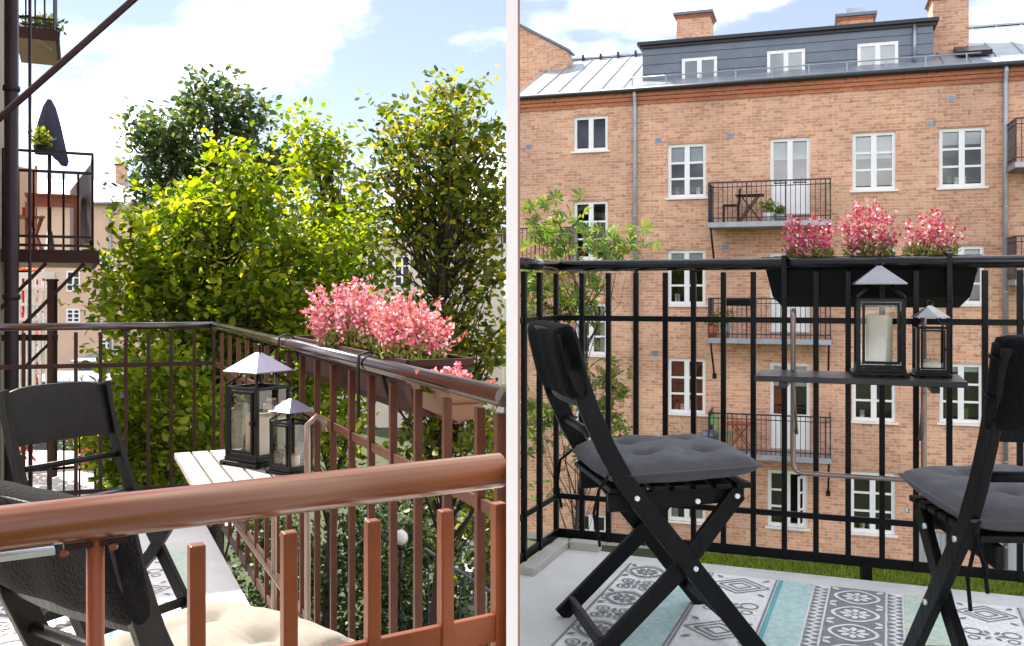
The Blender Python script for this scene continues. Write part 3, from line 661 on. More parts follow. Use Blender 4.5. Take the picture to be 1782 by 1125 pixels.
def hook(t, p, d, inn, zr, low, rad=.026):
    """flat strap folded over the handrail"""
    pts = [(-rad - .002, zr + rad * .5 - .01 + .0), (-rad, zr + rad), (0, zr + rad + .006), (rad, zr + rad), (rad + .003, zr), (rad + .003, low)]
    m = MB(); q = [Vector((p.x, p.y, CZ)) + inn * s + Vector((0, 0, z)) for s, z in pts]
    q = [q[0] - inn * .03 + Vector((0, 0, -.10))] + q
    m.sweep(q, .004, .016, d); m.build('hook', 'black_paint', t, world=True, bevel=.001)
def heather(label, loc, rx, ry, h, n, hue, lean=(0, 0), group='pink heather plants'):
    t = thing('heather_plant', label, 'plant', loc, 0, group)
    V, Fc, MI = [], [], []; k = 0
    SV, SF = MB(), None
    rng = np.random.default_rng(int(abs(loc[0] * 977 + loc[1] * 131)) + n)
    for s in range(n):
        a = rng.uniform(0, 6.283); r = math.sqrt(rng.uniform(0, 1)); bx, by = r * rx * .55 * math.cos(a), r * ry * .55 * math.sin(a)
        hh = h * (1 - .30 * r * r) * rng.uniform(.5, 1.12); tx, ty = bx * 1.9 + rng.normal(0, .012) + lean[0] * hh, by * 1.6 + rng.normal(0, .012) + lean[1] * hh
        SV.tube([(bx, by, 0), (bx * 1.2, by * 1.2, hh * .4), (tx, ty, hh)], [.0018, .0014, .0006], 3)
        nf = int(34 * hh / h) + 8; u = np.sort(rng.uniform(.30, 1.0, nf))
        for q in u:
            cz = hh * q; cx = bx + (tx - bx) * q ** 1.3; cy = by + (ty - by) * q ** 1.3
            rr = .0125 * (1.12 - q) ** .6 + .0015; an = rng.uniform(0, 6.283); c = np.array((cx + rr * math.cos(an), cy + rr * math.sin(an), cz))
            sz = rng.uniform(.0045, .0085); dx = rng.normal(0, 1, 3); dx /= np.linalg.norm(dx); dy = np.cross(dx, rng.normal(0, 1, 3)); dy /= np.linalg.norm(dy)
            V += [c - dx * sz, c - dy * sz * .7, c + dx * sz, c + dy * sz * .7]; Fc.append((k, k + 1, k + 2, k + 3)); k += 4
            e = rng.uniform(0, 1); MI.append(hue[0] if e < .5 else hue[1] if e < .82 else hue[2])
    names = ['spike_pink', 'spike_rose', 'spike_red', 'heather_coral']
    np_mesh('flower_spikes', np.array(V), np.array(Fc), names, t, np.array(MI))
    SV.build('stems', 'heather_green', t)
    m = 900; a = rng.uniform(0, 6.283, m); r = np.sqrt(rng.uniform(0, 1, m)); z = rng.uniform(0, .42, m) * h * (1 - .3 * r)
    c = np.stack([rx * .85 * r * np.cos(a), ry * .85 * r * np.sin(a), z], 1); d = unit(rng.normal(0, 1, (m, 3)) + np.array((0, 0, 1.2))); e = unit(np.cross(d, rng.normal(0, 1, (m, 3))))
    Lf = rng.uniform(.010, .020, (m, 1)); V = np.stack([c - e * .003, c + e * .003, c + d * Lf + e * .002, c + d * Lf - e * .002], 1).reshape(-1, 3)
    np_mesh('foliage', V, np.arange(4 * m).reshape(-1, 4), 'heather_green', t)
    return t
# right trough
pa, pb = on_line(1331, RCor - rn * .1, REnd - rn * .1), on_line(1703, RCor - rn * .1, REnd - rn * .1)
off = -rn * -.0
t, ptf, Lh = planter('planter_box', 'long black planter trough hung outside the black railing', pa + rn * .065, pb + rn * .065, -rn, .112, .17, .165, 'planter_black', None)
for px in (1365, 1651): hook(t, on_line(px, RCor, REnd), rdir, rn, .095, -.03)
for px, hh, rx, lab, hue in ((1409, .185, .10, 'pink heather plant, lowest of the three, at one end of the black trough', (0, 1, 2)), (1511, .25, .098, 'tall deep pink heather plant in the middle of the black trough', (0, 1, 0)), (1619, .20, .105, 'sparse pink heather plant beside the end hook of the black trough', (0, 1, 2))):
    q = on_line(px, RCor - rn * .11, REnd - rn * .11); heather(lab, (q.x, q.y, CZ + .085), rx, .07, hh, 58 if px < 1600 else 36, hue)
# left troughs
def lb(px): return on_line(px, LC, LB)
bo = -bn
t, ptf, Lh = planter('planter_box', 'dark brown planter trough hung outside the brown railing', lb(492) + bo * .03, lb(688) + bo * .03, bo, -.158, .15, .13, 'brown_board', None, 'brown_board')
for px in (498, 641): hook(t, lb(px), b_in, bn, -.172, -.30, .022)
planter('planter_box', 'short tan planter trough hung outside the brown railing', lb(694) + bo * .022, lb(762) + bo * .022, bo, -.192, .085, .075, 'planter_tan', None, 'planter_tan')
for px, hh, rx, n, lab in ((560, .215, .125, 100, 'large pink heather plant in the dark brown trough'), (652, .17, .10, 85, 'coral pink heather plant spilling over the tan trough')):
    q = lb(px) + bo * .09; heather(lab, (q.x, q.y, CZ - .175), rx, .085, hh, n, (1, 0, 1) if px < 650 else (1, 3, 0))

q = lb(728) + bo * .06; heather('low trailing sprig of pink heather in the tan trough', (q.x, q.y, CZ - .21), .06, .05, .065, 22, (1, 0, 3), lean=(.3, -.9))
# ------------------------------------------------------------------ brick apartment building opposite
BA = math.atan2(-.312, .95); BO = Vector((4.635, 24.0, 0)); BU = Vector((math.cos(BA), math.sin(BA), 0)); BV = Vector((-math.sin(BA), math.cos(BA), 0))
bld = thing('brick_building', 'four storey orange brick apartment building with grey metal dormer', 'building', BO, BA)
def fac(px, py, off=0.0):                            # photo pixel -> (s, z) on the plane off metres behind the facade
    k = (px - CX) / F; o = BO + BV * off
    den = k * BU.y - BU.x; s = (o.x - k * o.y) / den; D = o.y + BU.y * s
    return s, CZ - (py - YH) / F * D
def frect(x0, x1, y0, y1, off=0.0):
    s0, za = fac(x0, (y0 + y1) / 2, off); s1, _ = fac(x1, (y0 + y1) / 2, off); xm = (x0 + x1) / 2
    return s0, s1, fac(xm, y1, off)[1], fac(xm, y0, off)[1]
EAVE = 5.31 + CZ
S0, S1 = -4.73, 10.8
wins = []   # (rect, kind, rows, blind, room)
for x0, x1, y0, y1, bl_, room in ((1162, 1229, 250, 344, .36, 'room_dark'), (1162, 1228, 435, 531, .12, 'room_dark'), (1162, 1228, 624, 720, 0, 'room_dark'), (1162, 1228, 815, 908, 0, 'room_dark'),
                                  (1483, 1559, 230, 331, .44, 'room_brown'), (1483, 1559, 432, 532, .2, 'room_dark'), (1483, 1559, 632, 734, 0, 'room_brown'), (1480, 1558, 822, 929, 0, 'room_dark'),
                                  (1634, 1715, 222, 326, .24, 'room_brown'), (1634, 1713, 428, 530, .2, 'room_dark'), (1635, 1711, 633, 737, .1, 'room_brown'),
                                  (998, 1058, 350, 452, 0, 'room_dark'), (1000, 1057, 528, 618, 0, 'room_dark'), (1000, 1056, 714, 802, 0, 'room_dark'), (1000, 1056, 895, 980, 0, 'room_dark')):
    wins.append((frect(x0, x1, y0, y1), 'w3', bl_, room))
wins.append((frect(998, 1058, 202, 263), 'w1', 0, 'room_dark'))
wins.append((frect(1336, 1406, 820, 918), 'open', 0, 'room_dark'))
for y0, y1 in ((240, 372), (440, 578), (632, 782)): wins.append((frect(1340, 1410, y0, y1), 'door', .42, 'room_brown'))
gar = frect(1598, 1648, 925, 985); gar = (gar[0], gar[1], 0.0, gar[3]); wins.append((gar, 'garage', 0, 'room_dark'))
# wall face with real openings
xs = sorted({S0, S1} | {round(w[0][0], 3) for w in wins} | {round(w[0][1], 3) for w in wins}); zs = sorted({-.3, EAVE} | {round(max(w[0][2], -.3), 3) for w in wins} | {round(w[0][3], 3) for w in wins})
wm = MB(); RD = .13
for i in range(len(xs) - 1):
    for j in range(len(zs) - 1):
        cx, cz = (xs[i] + xs[i + 1]) / 2, (zs[j] + zs[j + 1]) / 2
        if any(w[0][0] < cx < w[0][1] and w[0][2] < cz < w[0][3] for w in wins): continue
        wm.add([(xs[i], 0, zs[j]), (xs[i + 1], 0, zs[j]), (xs[i + 1], 0, zs[j + 1]), (xs[i], 0, zs[j + 1])], [(0, 1, 2, 3)])
for (a, b, c, d), *_ in wins:
    a, b, c, d = round(a, 3), round(b, 3), round(c, 3), round(d, 3)
    for q in (((a, c), (a, d)), ((a, d), (b, d)), ((b, d), (b, c)), ((b, c), (a, c))):
        wm.add([(q[0][0], 0, q[0][1]), (q[1][0], 0, q[1][1]), (q[1][0], RD + .12, q[1][1]), (q[0][0], RD + .12, q[0][1])], [(0, 1, 2, 3)])
wm.add([(S0, 0, -.3), (S0, 0, EAVE), (S0, 9, EAVE), (S0, 9, -.3)], [(0, 1, 2, 3)]); wm.add([(S1, 0, -.3), (S1, 9, -.3), (S1, 9, EAVE), (S1, 0, EAVE)], [(0, 1, 2, 3)])
wm.build('wall', 'brick', bld)
# cornice courses
for k, (z, p) in enumerate(((EAVE - .10, .10), (EAVE - .20, .07), (EAVE - .30, .04))):
    MB().box(S0, S1, -p, -.003, z - .045, z + .045 + (.03 if k == 0 else 0)).build('cornice_course', 'brick_orange', bld)
for (a, b, c, d), kd, *_ in wins:                     # soldier course above each opening, proud of the wall
    if kd == 'garage': continue
    MB().box(a - .12, b + .12, -.012, -.002, d + .03, d + .27).build('lintel_course', 'brick', bld)
def window(r, kind, blind, room):
    a, b, c, d = r; y = .06; fw = .085
    m = MB(); m.box(a, a + fw, y, y + .07, c, d); m.box(b - fw, b, y, y + .07, c, d); m.box(a + fw, b - fw, y, y + .07, d - fw, d); m.box(a + fw, b - fw, y, y + .07, c, c + fw)
    if kind == 'garage':
        m = MB(); n = 5; w_ = (b - a) / n
        o = MB().box(a, b, y + .02, y + .08, max(c, 0), d).build('door', 'garage_grey', bld)
        for k in range(n): MB().box(a + k * w_ + .012, a + (k + 1) * w_ - .012, y - .002, y + .019, .02, d - .02).build('board', 'garage_grey', o)
        return
    mid = (a + b) / 2
    if kind == 'open': m = MB(); m.box(a, a + fw, y, y + .07, c, d); m.box(b - fw, b, y, y + .07, c, d); m.box(a + fw, b - fw, y, y + .07, d - fw, d); m.box(a + fw, b - fw, y, y + .07, c, c + fw)
    m.box(mid - .065, mid + .065, y - .01, y + .06, c + fw, d - fw)
    rows = {'w3': 3, 'w1': 1, 'door': 1, 'open': 3}[kind]
    zb = c + fw if kind != 'door' else c + (d - c) * .40
    hh = (d - fw - zb) / rows
    for (x0, x1) in ((a + fw, mid - .065), (mid + .065, b - fw)):
        if kind == 'open' and x0 > mid: continue
        for k in range(1, rows): m.box(x0, x1, y + .008, y + .05, zb + hh * k - .026, zb + hh * k + .026)
        if kind == 'door': m.box(x0, x1, y + .01, y + .055, c + fw, zb); 
    o = m.build('balcony_door' if kind == 'door' else 'window', 'white_paint', bld)
    for (x0, x1) in ((a + fw, mid - .065), (mid + .065, b - fw)):
        if kind == 'open' and x0 > mid: continue
        for k in range(rows):
            e = .002; MB().add([(x0 + e, y + .03, zb + hh * k + .027), (x1 - e, y + .03, zb + hh * k + .027), (x1 - e, y + .03, zb + hh * (k + 1) - .027), (x0 + e, y + .03, zb + hh * (k + 1) - .027)], [(0, 1, 2, 3)]).build('pane', 'pane_glass', o)
    if kind != 'door': MB().box(a - .06, b + .06, -.07, y - .003, c - .05, c - .004).build('sill', 'white_paint', o)
    else: MB().box(a, b, -.05, y - .003, c - .04, c - .004).build('sill', 'zinc', o)
    if kind == 'open':
        oc = MB(); w_ = (b - fw - mid - .065); R = Matrix.Translation((b - fw, y, 0)) @ Matrix.Rotation(math.radians(65), 4, 'Z')
        for x0, x1, z0, z1 in ((-w_, -w_ + .06, c + fw, d - fw), (-.06, 0, c + fw, d - fw), (-w_ + .06, -.06, c + fw, c + fw + .06), (-w_ + .06, -.06, d - fw - .06, d - fw), (-w_ + .06, -.06, c + fw + hh - .02, c + fw + hh + .02), (-w_ + .06, -.06, c + fw + 2 * hh - .02, c + fw + 2 * hh + .02)): oc.box(x0, x1, -.02, .02, z0, z1)
        oc.v = [tuple(R @ Vector(p)) for p in oc.v]; oc.build('open_casement', 'white_paint', o)
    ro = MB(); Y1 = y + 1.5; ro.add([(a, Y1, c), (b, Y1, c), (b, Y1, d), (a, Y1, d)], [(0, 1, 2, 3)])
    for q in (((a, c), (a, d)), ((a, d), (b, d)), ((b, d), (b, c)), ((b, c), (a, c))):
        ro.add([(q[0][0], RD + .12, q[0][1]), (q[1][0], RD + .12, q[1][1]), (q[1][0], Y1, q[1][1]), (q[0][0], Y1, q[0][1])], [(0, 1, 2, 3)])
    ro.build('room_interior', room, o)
    if blind:
        zt = d - fw; MB().box(a + fw - .02, b - fw + .02, y + .10, y + .11, zt - (zt - zb) * blind, zt + .02).build('blind', 'blind', o)
    elif kind == 'w3' and random.random() < .6:
        for s in (0, 1):
            cw = (b - a) * random.uniform(.12, .2); x0 = a + fw if s == 0 else b - fw - cw
            cu = MB(); n = 10
            for k in range(n): cu.add([(x0 + cw * k / n, y + .12 + .02 * (k % 2), c), (x0 + cw * (k + 1) / n, y + .12 + .02 * ((k + 1) % 2), c), (x0 + cw * (k + 1) / n, y + .12 + .02 * ((k + 1) % 2), d), (x0 + cw * k / n, y + .12 + .02 * (k % 2), d)], [(0, 1, 2, 3)])
            cu.build('curtain', 'curtain', o)
    if kind == 'w3':                                   # things on the sill
        for k in range(random.randint(1, 3)):
            x = random.uniform(a + fw + .1, b - fw - .1); hgt = random.uniform(.12, .26)
            MB().lathe([(0, 0), (.05, 0), (.065, hgt * .5), (.04, hgt * .55), (.07, hgt), (0, hgt * 1.1)], (x, y + .10, c + fw), 10).build('ornament', random.choice(['pot_white', 'terracotta', 'heather_green', 'blind']), o)
for r, kd, bl_, rm in wins: window(r, kd, bl_, rm)
# small vents in the brickwork
for px, py in ((1270, 237), (1620, 215), (1146, 245), (1262, 430), (1140, 615), (920, 256), (1655, 172)):
    s, z = fac(px, py); m = MB().box(s - .09, s + .09, -.012, -.003, z - .07, z + .07)
    v = m.build('vent', 'zinc', bld)
    for k in range(3): MB().box(s - .075, s + .075, -.02, -.0125, z - .05 + k * .04, z - .03 + k * .04).build('vent_slat', 'slate_metal', v)
# plinth
MB().box(S0, gar[0] - .02, -.03, -.003, -.3, .18).build('plinth', 'concrete_edge', bld)
sg = fac(1728, 950)[0]
MB().box(sg, S1, -.06, -.003, -.2, fac(1760, 928)[1]).build('rendered_base', 'garage_grey', bld)
# downpipes and gutters
MB().tube([(S0 - .05, -.19, EAVE + .02), (S1 + .05, -.19, EAVE + .02)], .065, 10).build('gutter', 'dark_metal', bld)
for px in (1106, 1749):
    s = fac(px, 300)[0]; m = MB().tube([(s, -.17, EAVE - .03), (s, -.16, EAVE - .14), (s, -.085, EAVE - .34), (s, -.085, EAVE - .45), (s, -.085, .1)], .052, 12); d = m.build('downpipe', 'zinc', bld)
    for k in range(6): MB().lathe([(.06, -.02), (.064, 0), (.06, .02)], (s, -.085, .8 + k * 2.0), 12).build('pipe_clip', 'zinc', d)
# roof
RZ = 2.0; RY = 4.2
def roof_z(y): return EAVE + .06 + (y + .2) * RZ / (RY + .2)
sD0, sD1 = fac(1118, 100, .55)[0], fac(1624, 80, .55)[0]
ry0 = -.16
rf = MB().add([(S0, ry0, roof_z(ry0)), (S1, ry0, roof_z(ry0)), (S1, RY, roof_z(RY)), (S0, RY, roof_z(RY)), (S1, 8.6, EAVE + .06), (S0, 8.6, EAVE + .06)], [(0, 1, 2, 3), (3, 2, 4, 5)]).build('roof', 'tin_roof', bld)
k = S0
while k < S1:
    if not (sD0 - .1 < k < sD1 + .1): MB().beam((k, ry0, roof_z(ry0) + .012), (k, RY, roof_z(RY) + .012), .018, .028).build('standing_seam', 'tin_roof', rf)
    k += .6
MB().beam((S0, RY, roof_z(RY) + .02), (S1, RY, roof_z(RY) + .02), .16, .05).build('ridge_cap', 'zinc', rf)
for k in range(6):
    s = fac(930 + k * 32, 140, 2.5)[0]; MB().box(s - .03, s + .03, 3.95, 4.05, roof_z(4.0), roof_z(4.0) + .18).build('roof_hook', 'dark_metal', rf)
# dormer
DY = .55; zD0 = roof_z(DY) - .1; zD1 = CZ + (YH - 82) / F * (BO.y + BV.y * DY + BU.y * sD0)
dm = MB().box(sD0, sD1, DY + .02, 4.6, zD0, zD1 - .02).build('dormer', 'slate_metal', bld)
dwin = [frect(1187, 1248, 101, 150, DY), frect(1335, 1401, 88, 139, DY), frect(1492, 1563, 75, 126, DY)]
nrow = 4; hr = (zD1 - zD0) / nrow
for k in range(nrow):
    segs = []; x = sD0; z0, z1 = zD0 + k * hr, zD0 + (k + 1) * hr
    for w in dwin:
        if z0 < w[3] - .05: segs.append((x, w[0])); x = w[1]
    segs.append((x, sD1))
    for x0, x1 in segs:
        MB().box(x0 + .006, x1 - .006, DY - .004 + .0, DY + .019, z0 + .010, z1 - .004).build('cladding_panel', 'slate_metal', dm, bevel=.004)
for a, b, c, d in dwin:
    m = MB(); f = .08; y = DY - .03; mid = (a + b) / 2
    for q in ((a, a + f, c, d), (b - f, b, c, d), (a + f, b - f, c, c + f), (a + f, b - f, d - f, d), (mid - .06, mid + .06, c + f, d - f)): m.box(q[0], q[1], y, y + .045, q[2], q[3])
    o = m.build('window', 'white_paint', bld)
    for x0, x1 in ((a + f, mid - .06), (mid + .06, b - f)):
        MB().add([(x0, y + .025, c + f), (x1, y + .025, c + f), (x1, y + .025, d - f), (x0, y + .025, d - f)], [(0, 1, 2, 3)]).build('pane', 'pane_glass', o)
        MB().add([(x0, y + .033, c + f + (.16 if x0 > mid and a < 2 or a > 5 and x0 > mid else 0)), (x1, y + .033, c + f + (.16 if x0 > mid and a < 2 or a > 5 and x0 > mid else 0)), (x1, y + .033, d - f), (x0, y + .033, d - f)], [(0, 1, 2, 3)]).build('blind', 'blind', o)
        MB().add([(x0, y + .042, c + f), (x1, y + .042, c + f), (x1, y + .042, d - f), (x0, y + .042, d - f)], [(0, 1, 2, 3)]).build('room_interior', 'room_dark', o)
MB().box(sD0 - .12, sD1 + .12, DY - .16, 4.7, zD1, zD1 + .10).build('dormer_roof', 'dark_metal', bld, bevel=.01)
MB().box(sD0 - .06, sD1 + .06, DY - .08, DY - .005, zD1 - .07, zD1 - .002).build('fascia', 'dark_metal', bld)
s = fac(1591, 80, DY)[0]; MB().tube([(s, DY - .07, zD1 - .02), (s, DY - .07, zD0 + .1)], .045, 10).build('downpipe', 'zinc', bld)
# snow rail in front of the dormer
sn = MB()
for z in (.20,): sn.tube([(sD0 - .3, .12, roof_z(.12) + z), (sD1 + 1.0, .12, roof_z(.12) + z)], .018, 6)
x = sD0 - .2
while x < sD1 + 1: sn.beam((x, .12, roof_z(.12) - .02), (x, .12, roof_z(.12) + .2), .03, .03); x += .9
sn.build('snow_rail', 'tin_roof', bld)
# chimneys
def chimney(x0, x1, ytop, yb, off, cap=True, dy=.9, hi=False):
    a, b, c, d = frect(x0, x1, ytop, yb, off); zb = roof_z(min(off, RY)) - .3 if not hi else zD1
    o = MB().box(a, b, off, off + dy, min(zb, c), d - .10).build('chimney', 'brick', bld)
    for k in range(2): MB().box(a - .02 - .02 * k, b + .02 + .02 * k, off - .02 - .02 * k, off + dy + .02 + .02 * k, d - .19 + .05 * k, d - .145 + .05 * k).build('corbel', 'brick_orange', o)
    MB().box(a - .09, b + .09, off - .09, off + dy + .09, d - .09, d).build('cap', 'slate_metal', o, bevel=.01)
    return o, a, b, d
chimney(1177, 1236, 20, 72, 2.2, hi=True)
o, a, b, d = chimney(1459, 1520, 23, 46, 2.2, hi=True); MB().box(a + .2, b - .2, 2.4, 2.9, d, d + .2).build('flue_box', 'zinc', o)
chimney(1623, 1686, -14, 84, 1.3, dy=1.0)
sk = frect(1662, 1722, 90, 108, .9)
MB().beam((sk[0], .85, roof_z(.85) + .10), (sk[1], .85, roof_z(.85) + .10), .75, .12, up=(0, -.4, 1)).build('skylight', 'dark_metal', bld)
# taller brick gable of the house next door
a, b, c, d = frect(880, 987, 48, 140, 3.0)
ga = thing('brick_gable', 'orange brick gable wall with sloping grey coping rising above the tin roof', 'wall', BO + BU * a + BV * 3.0 + Vector((0, 0, EAVE)), BA)
zt0, zt1 = fac(908, 48, 3.0)[1], fac(987, 90, 3.0)[1]; sA, sB = fac(908, 90, 3.0)[0], fac(987, 90, 3.0)[0]; sl = (zt1 - zt0) / (sB - sA); sL = fac(897, 90, 3.0)[0]
W_ = MB(); pts = [(sL, EAVE), (sB, EAVE), (sB, zt1), (sL, zt1 + sl * (sL - sB))]
vs_ = [BO + BU * p + BV * y + Vector((0, 0, q)) for y in (3.0, 3.6) for p, q in pts]
W_.add(vs_, [(0, 1, 2, 3), (7, 6, 5, 4), (1, 5, 6, 2), (2, 6, 7, 3), (0, 3, 7, 4)]); W_.build('wall', 'brick', ga, world=True)
p0 = BO + BU * sL + BV * 3.3 + Vector((0, 0, zt1 + sl * (sL - sB) + .04)); p1 = BO + BU * (sB + .06) + BV * 3.3 + Vector((0, 0, zt1 + .03))
MB().beam(p0, p1, .75, .07).build('coping', 'slate_metal', ga, world=True)

# balconies on the facade
def facade_balcony(label, s0, s1, z, dep=1.0, strut=True, mat_='dark_metal'):
    t = thing('facade_balcony', label, 'balcony', BO + BU * ((s0 + s1) / 2) + Vector((0, 0, z)), BA, 'balconies on the brick facade')
    w = (s1 - s0) / 2
    MB().box(-w + .1, w - .02, -dep + .04, -.003, -.14, -.02).build('slab', 'stucco_tan', t)
    e = MB(); e.box(-w, w, -dep - .03, -dep + .035, -.13, .0); e.box(-w, -w + .05, -dep + .036, -.003, -.13, .0); e.box(w - .05, w, -dep + .036, -.003, -.13, .0); e.build('edge_beam', 'zinc', t, bevel=.006)
    for zz, hh in ((.98, .035), (.86, .02), (.10, .025)):
        MB().beam((-w + .02, -dep, zz), (w - .02, -dep, zz), .03, hh).build('rail', mat_, t)
        for sx in (-w + .02, w - .02): MB().beam((sx, -dep + .017, zz), (sx, -.003, zz), .03, hh).build('side_rail', mat_, t)
    src = None; n = int(2 * w / .115)
    for k in range(n + 1):
        x = -w + .02 + (2 * w - .04) * k / n; c = k % 8 == 0; sc_ = (2.0, 2.0, 1) if c else None
        if src is None: src = MB().box(-.008, .008, -.008, .008, 0, .96).build('baluster', mat_, t); src.location = (x, -dep, 0); src.scale = (2, 2, 1)
        else: inst(src, 'baluster', t, (x, -dep, 0), (0, 0, 0), sc_ or (1, 1, 1))
    for sx in (-w + .02, w - .02):
        for k in range(1, 8): inst(src, 'baluster', t, (sx, -dep + dep * k / 8, 0), (0, 0, 0), (1, 1, 1))
    if strut:
        for sx in (-w + .06, w - .06):
            MB().tube([(sx, -dep + .05, -.13), (sx, -.02, -1.02)], .025, 8).build('strut', 'brown_board', t); MB().box(sx - .05, sx + .05, -.03, -.003, -1.1, -.96).build('wall_plate', 'brown_board', t)
    return t
def fb(px, py, dep):                                  # a spot on the front edge plane
    return fac(px, py, -dep)
DEP = 1.0
s0, s1 = fb(1232, 400, DEP)[0], fb(1447, 400, DEP)[0]
zbal = [fb(1340, 385, DEP)[1], fb(1340, 590, DEP)[1], fb(1340, 793, DEP)[1]]
for z, l in zip(zbal, ('metal facade balcony with a bistro set, topmost of its stack', 'metal facade balcony with a black trough, middle of its stack', 'metal facade balcony with a green chair, lowest of its stack')): facade_balcony(l, s0, s1, z, DEP)
# far right and far left balconies
sr0 = fb(1766, 300, DEP)[0]
for z, l in ((fb(1770, 282, DEP)[1], 'upper metal balcony beyond the grey downpipe at the building end'), (fb(1770, 487, DEP)[1], 'lower metal balcony beyond the grey downpipe at the building end')): facade_balcony(l, sr0, sr0 + 2.4, z, DEP, strut=False)
sl1 = fb(992, 460, DEP)[0]
for z in (fb(950, 462, DEP)[1],): facade_balcony('metal facade balcony half hidden by the small tree', sl1 - 1.9, sl1, z, DEP, strut=False)

def on_bal(px, py_floor, inset, zi):
    s, _ = fac(px, 300, -DEP + inset); return BO + BU * s + BV * (-DEP + inset) + Vector((0, 0, zbal[zi]))
def small_table(label, loc, m1, h=.7, r=.34):
    t = thing('bistro_table', label, 'table', loc, BA)
    MB().box(-r, r, -r * .8, r * .8, h - .03, h).build('table_top', m1, t)
    for sx in (-1, 1):
        for sy in (-1, 1): MB().beam((sx * r * .85, sy * r * .65, 0), (-sx * r * .6, sy * r * .65, h - .03), .03, .03).build('leg', m1, t)
    return t
def small_chair(label, loc, m1, rz=0):
    t = thing('bistro_chair', label, 'chair', loc, BA + rz)
    MB().box(-.2, .2, -.2, .2, .43, .46).build('seat', m1, t); MB().box(-.2, .2, .2, .225, .62, .86).build('backrest', m1, t)
    for sx in (-.18, .18):
        for sy in (-.18, .18): MB().beam((sx, sy, 0), (sx, sy, .43), .03, .03).build('leg', m1, t)
        MB().beam((sx, .2, .46), (sx, .21, .65), .03, .03).build('back_post', m1, t)
    return t
def leafball(n, r, rng, squash=1.0, size=.05):
    c = unit(rng.normal(0, 1, (n, 3))) * (rng.uniform(0, 1, (n, 1)) ** .45) * r; c[:, 2] *= squash
    d = unit(rng.normal(0, 1, (n, 3)) + np.array((0, 0, .6))); e = unit(np.cross(d, rng.normal(0, 1, (n, 3)))); L_ = rng.uniform(.6, 1.2, (n, 1)) * size
    return np.stack([c, c + d * L_ * .5 + e * L_ * .32, c + d * L_, c + d * L_ * .5 - e * L_ * .32], 1).reshape(-1, 3)
def potted(label, loc, potm, leafm='leaf_bright', r=.13, h=.22, pr=.22, n=260, cat='plant', group=None):
    t = thing('potted_plant', label, cat, loc, 0, group)
    MB().lathe([(0, 0), (r * .75, 0), (r, h), (r * .9, h), (r * .85, h - .03), (0, h - .03)], (0, 0, 0), 14).build('pot', potm, t)
    v = leafball(n, pr, RNG, .9, .07); v[:, 2] += h + pr * .6; np_mesh('foliage', v, np.arange(4 * n).reshape(-1, 4), leafm, t); return t
small_chair('dark bistro chair on the topmost facade balcony', on_bal(1272, 0, .45, 0), 'brown_board', -1.4)
small_table('dark folding table on the topmost facade balcony', on_bal(1305, 0, .5, 0), 'brown_board')
potted('green plant in a white pot on the topmost facade balcony', on_bal(1337, 0, .25, 0), 'pot_white')
potted('low green plant in a grey pot beside the white pot on the facade balcony', on_bal(1358, 0, .3, 0), 'zinc', r=.16, h=.18, pr=.14)
potted('leafy plant in a terracotta pot on the middle facade balcony', on_bal(1240, 0, .2, 1), 'terracotta', h=.3)
potted('green plant in a grey pot on the middle facade balcony', on_bal(1262, 0, .25, 1), 'zinc', h=.35, pr=.25)
t = thing('planter_box', 'black trough hung on the middle facade balcony rail', 'planter', BO + BU * fb(1288, 525, DEP)[0] + BV * (-DEP - .14) + Vector((0, 0, zbal[1] + .80)), BA)
MB().box(-.32, .32, -.09, .09, 0, .16).build('trough', 'planter_black', t, bevel=.01); MB().box(-.30, .30, -.075, .075, .161, .168).build('soil', 'soil', t)
small_chair('bright green plastic chair on the lowest facade balcony', on_bal(1254, 0, .5, 2), 'green_plastic', 1.2)
small_table('rust coloured table on the lowest facade balcony', on_bal(1289, 0, .5, 2), 'rust_wood')
t = thing('storage_barrel', 'dark grey barrel on the lowest facade balcony', 'barrel', on_bal(1234, 0, .3, 2), 0)
MB().lathe([(0, 0), (.16, 0), (.2, .12), (.21, .25), (.2, .4), (.16, .5), (0, .5)], (0, 0, 0), 16).build('body', 'slate_metal', t)
MB().lathe([(.21, -.015), (.222, 0), (.21, .015)], (0, 0, .14), 16).build('hoop', 'dark_metal', t); MB().lathe([(.21, -.015), (.222, 0), (.21, .015)], (0, 0, .36), 16).build('hoop', 'dark_metal', t)

# ------------------------------------------------------------------ trees
def leaf_verts(c, size, rng, up=.7, palm=False, droop=0.0):
    n = len(c); nrm = unit(rng.normal(0, 1, (n, 3)) * (1 - up * .4) + np.array((0, 0, up * 1.4)))
    d = unit(np.cross(nrm, rng.normal(0, 1, (n, 3)))); e = np.cross(nrm, d); S = size * rng.uniform(.55, 1.25, (n, 1))
    if not palm:
        q = np.stack([c, c + d * S * .28 + e * S * .22 - nrm * S * .05, c + d * S * .62 + e * S * .27 - nrm * S * .08, c + d * S - nrm * S * .15, c + d * S * .62 - e * S * .27 - nrm * S * .02, c + d * S * .28 - e * S * .22 - nrm * S * .01], 1)
        return q.reshape(-1, 3), np.arange(6 * n).reshape(-1, 6)
    Q = []
    for a in (-1.5, -.75, 0, .75, 1.5):                # palmate leaf of five leaflets
        dd = d * math.cos(a) + e * math.sin(a); ee = -d * math.sin(a) + e * math.cos(a); k = S * (1 - .14 * abs(a))
        tip = c + dd * k - nrm * k * (.18 + droop)
        Q.append(np.stack([c, c + dd * k * .62 + ee * k * .17 - nrm * k * .05, tip, c + dd * k * .62 - ee * k * .17 - nrm * k * .05], 1))
    q = np.concatenate(Q, 1).reshape(-1, 3); return q, np.arange(len(q)).reshape(-1, 4)
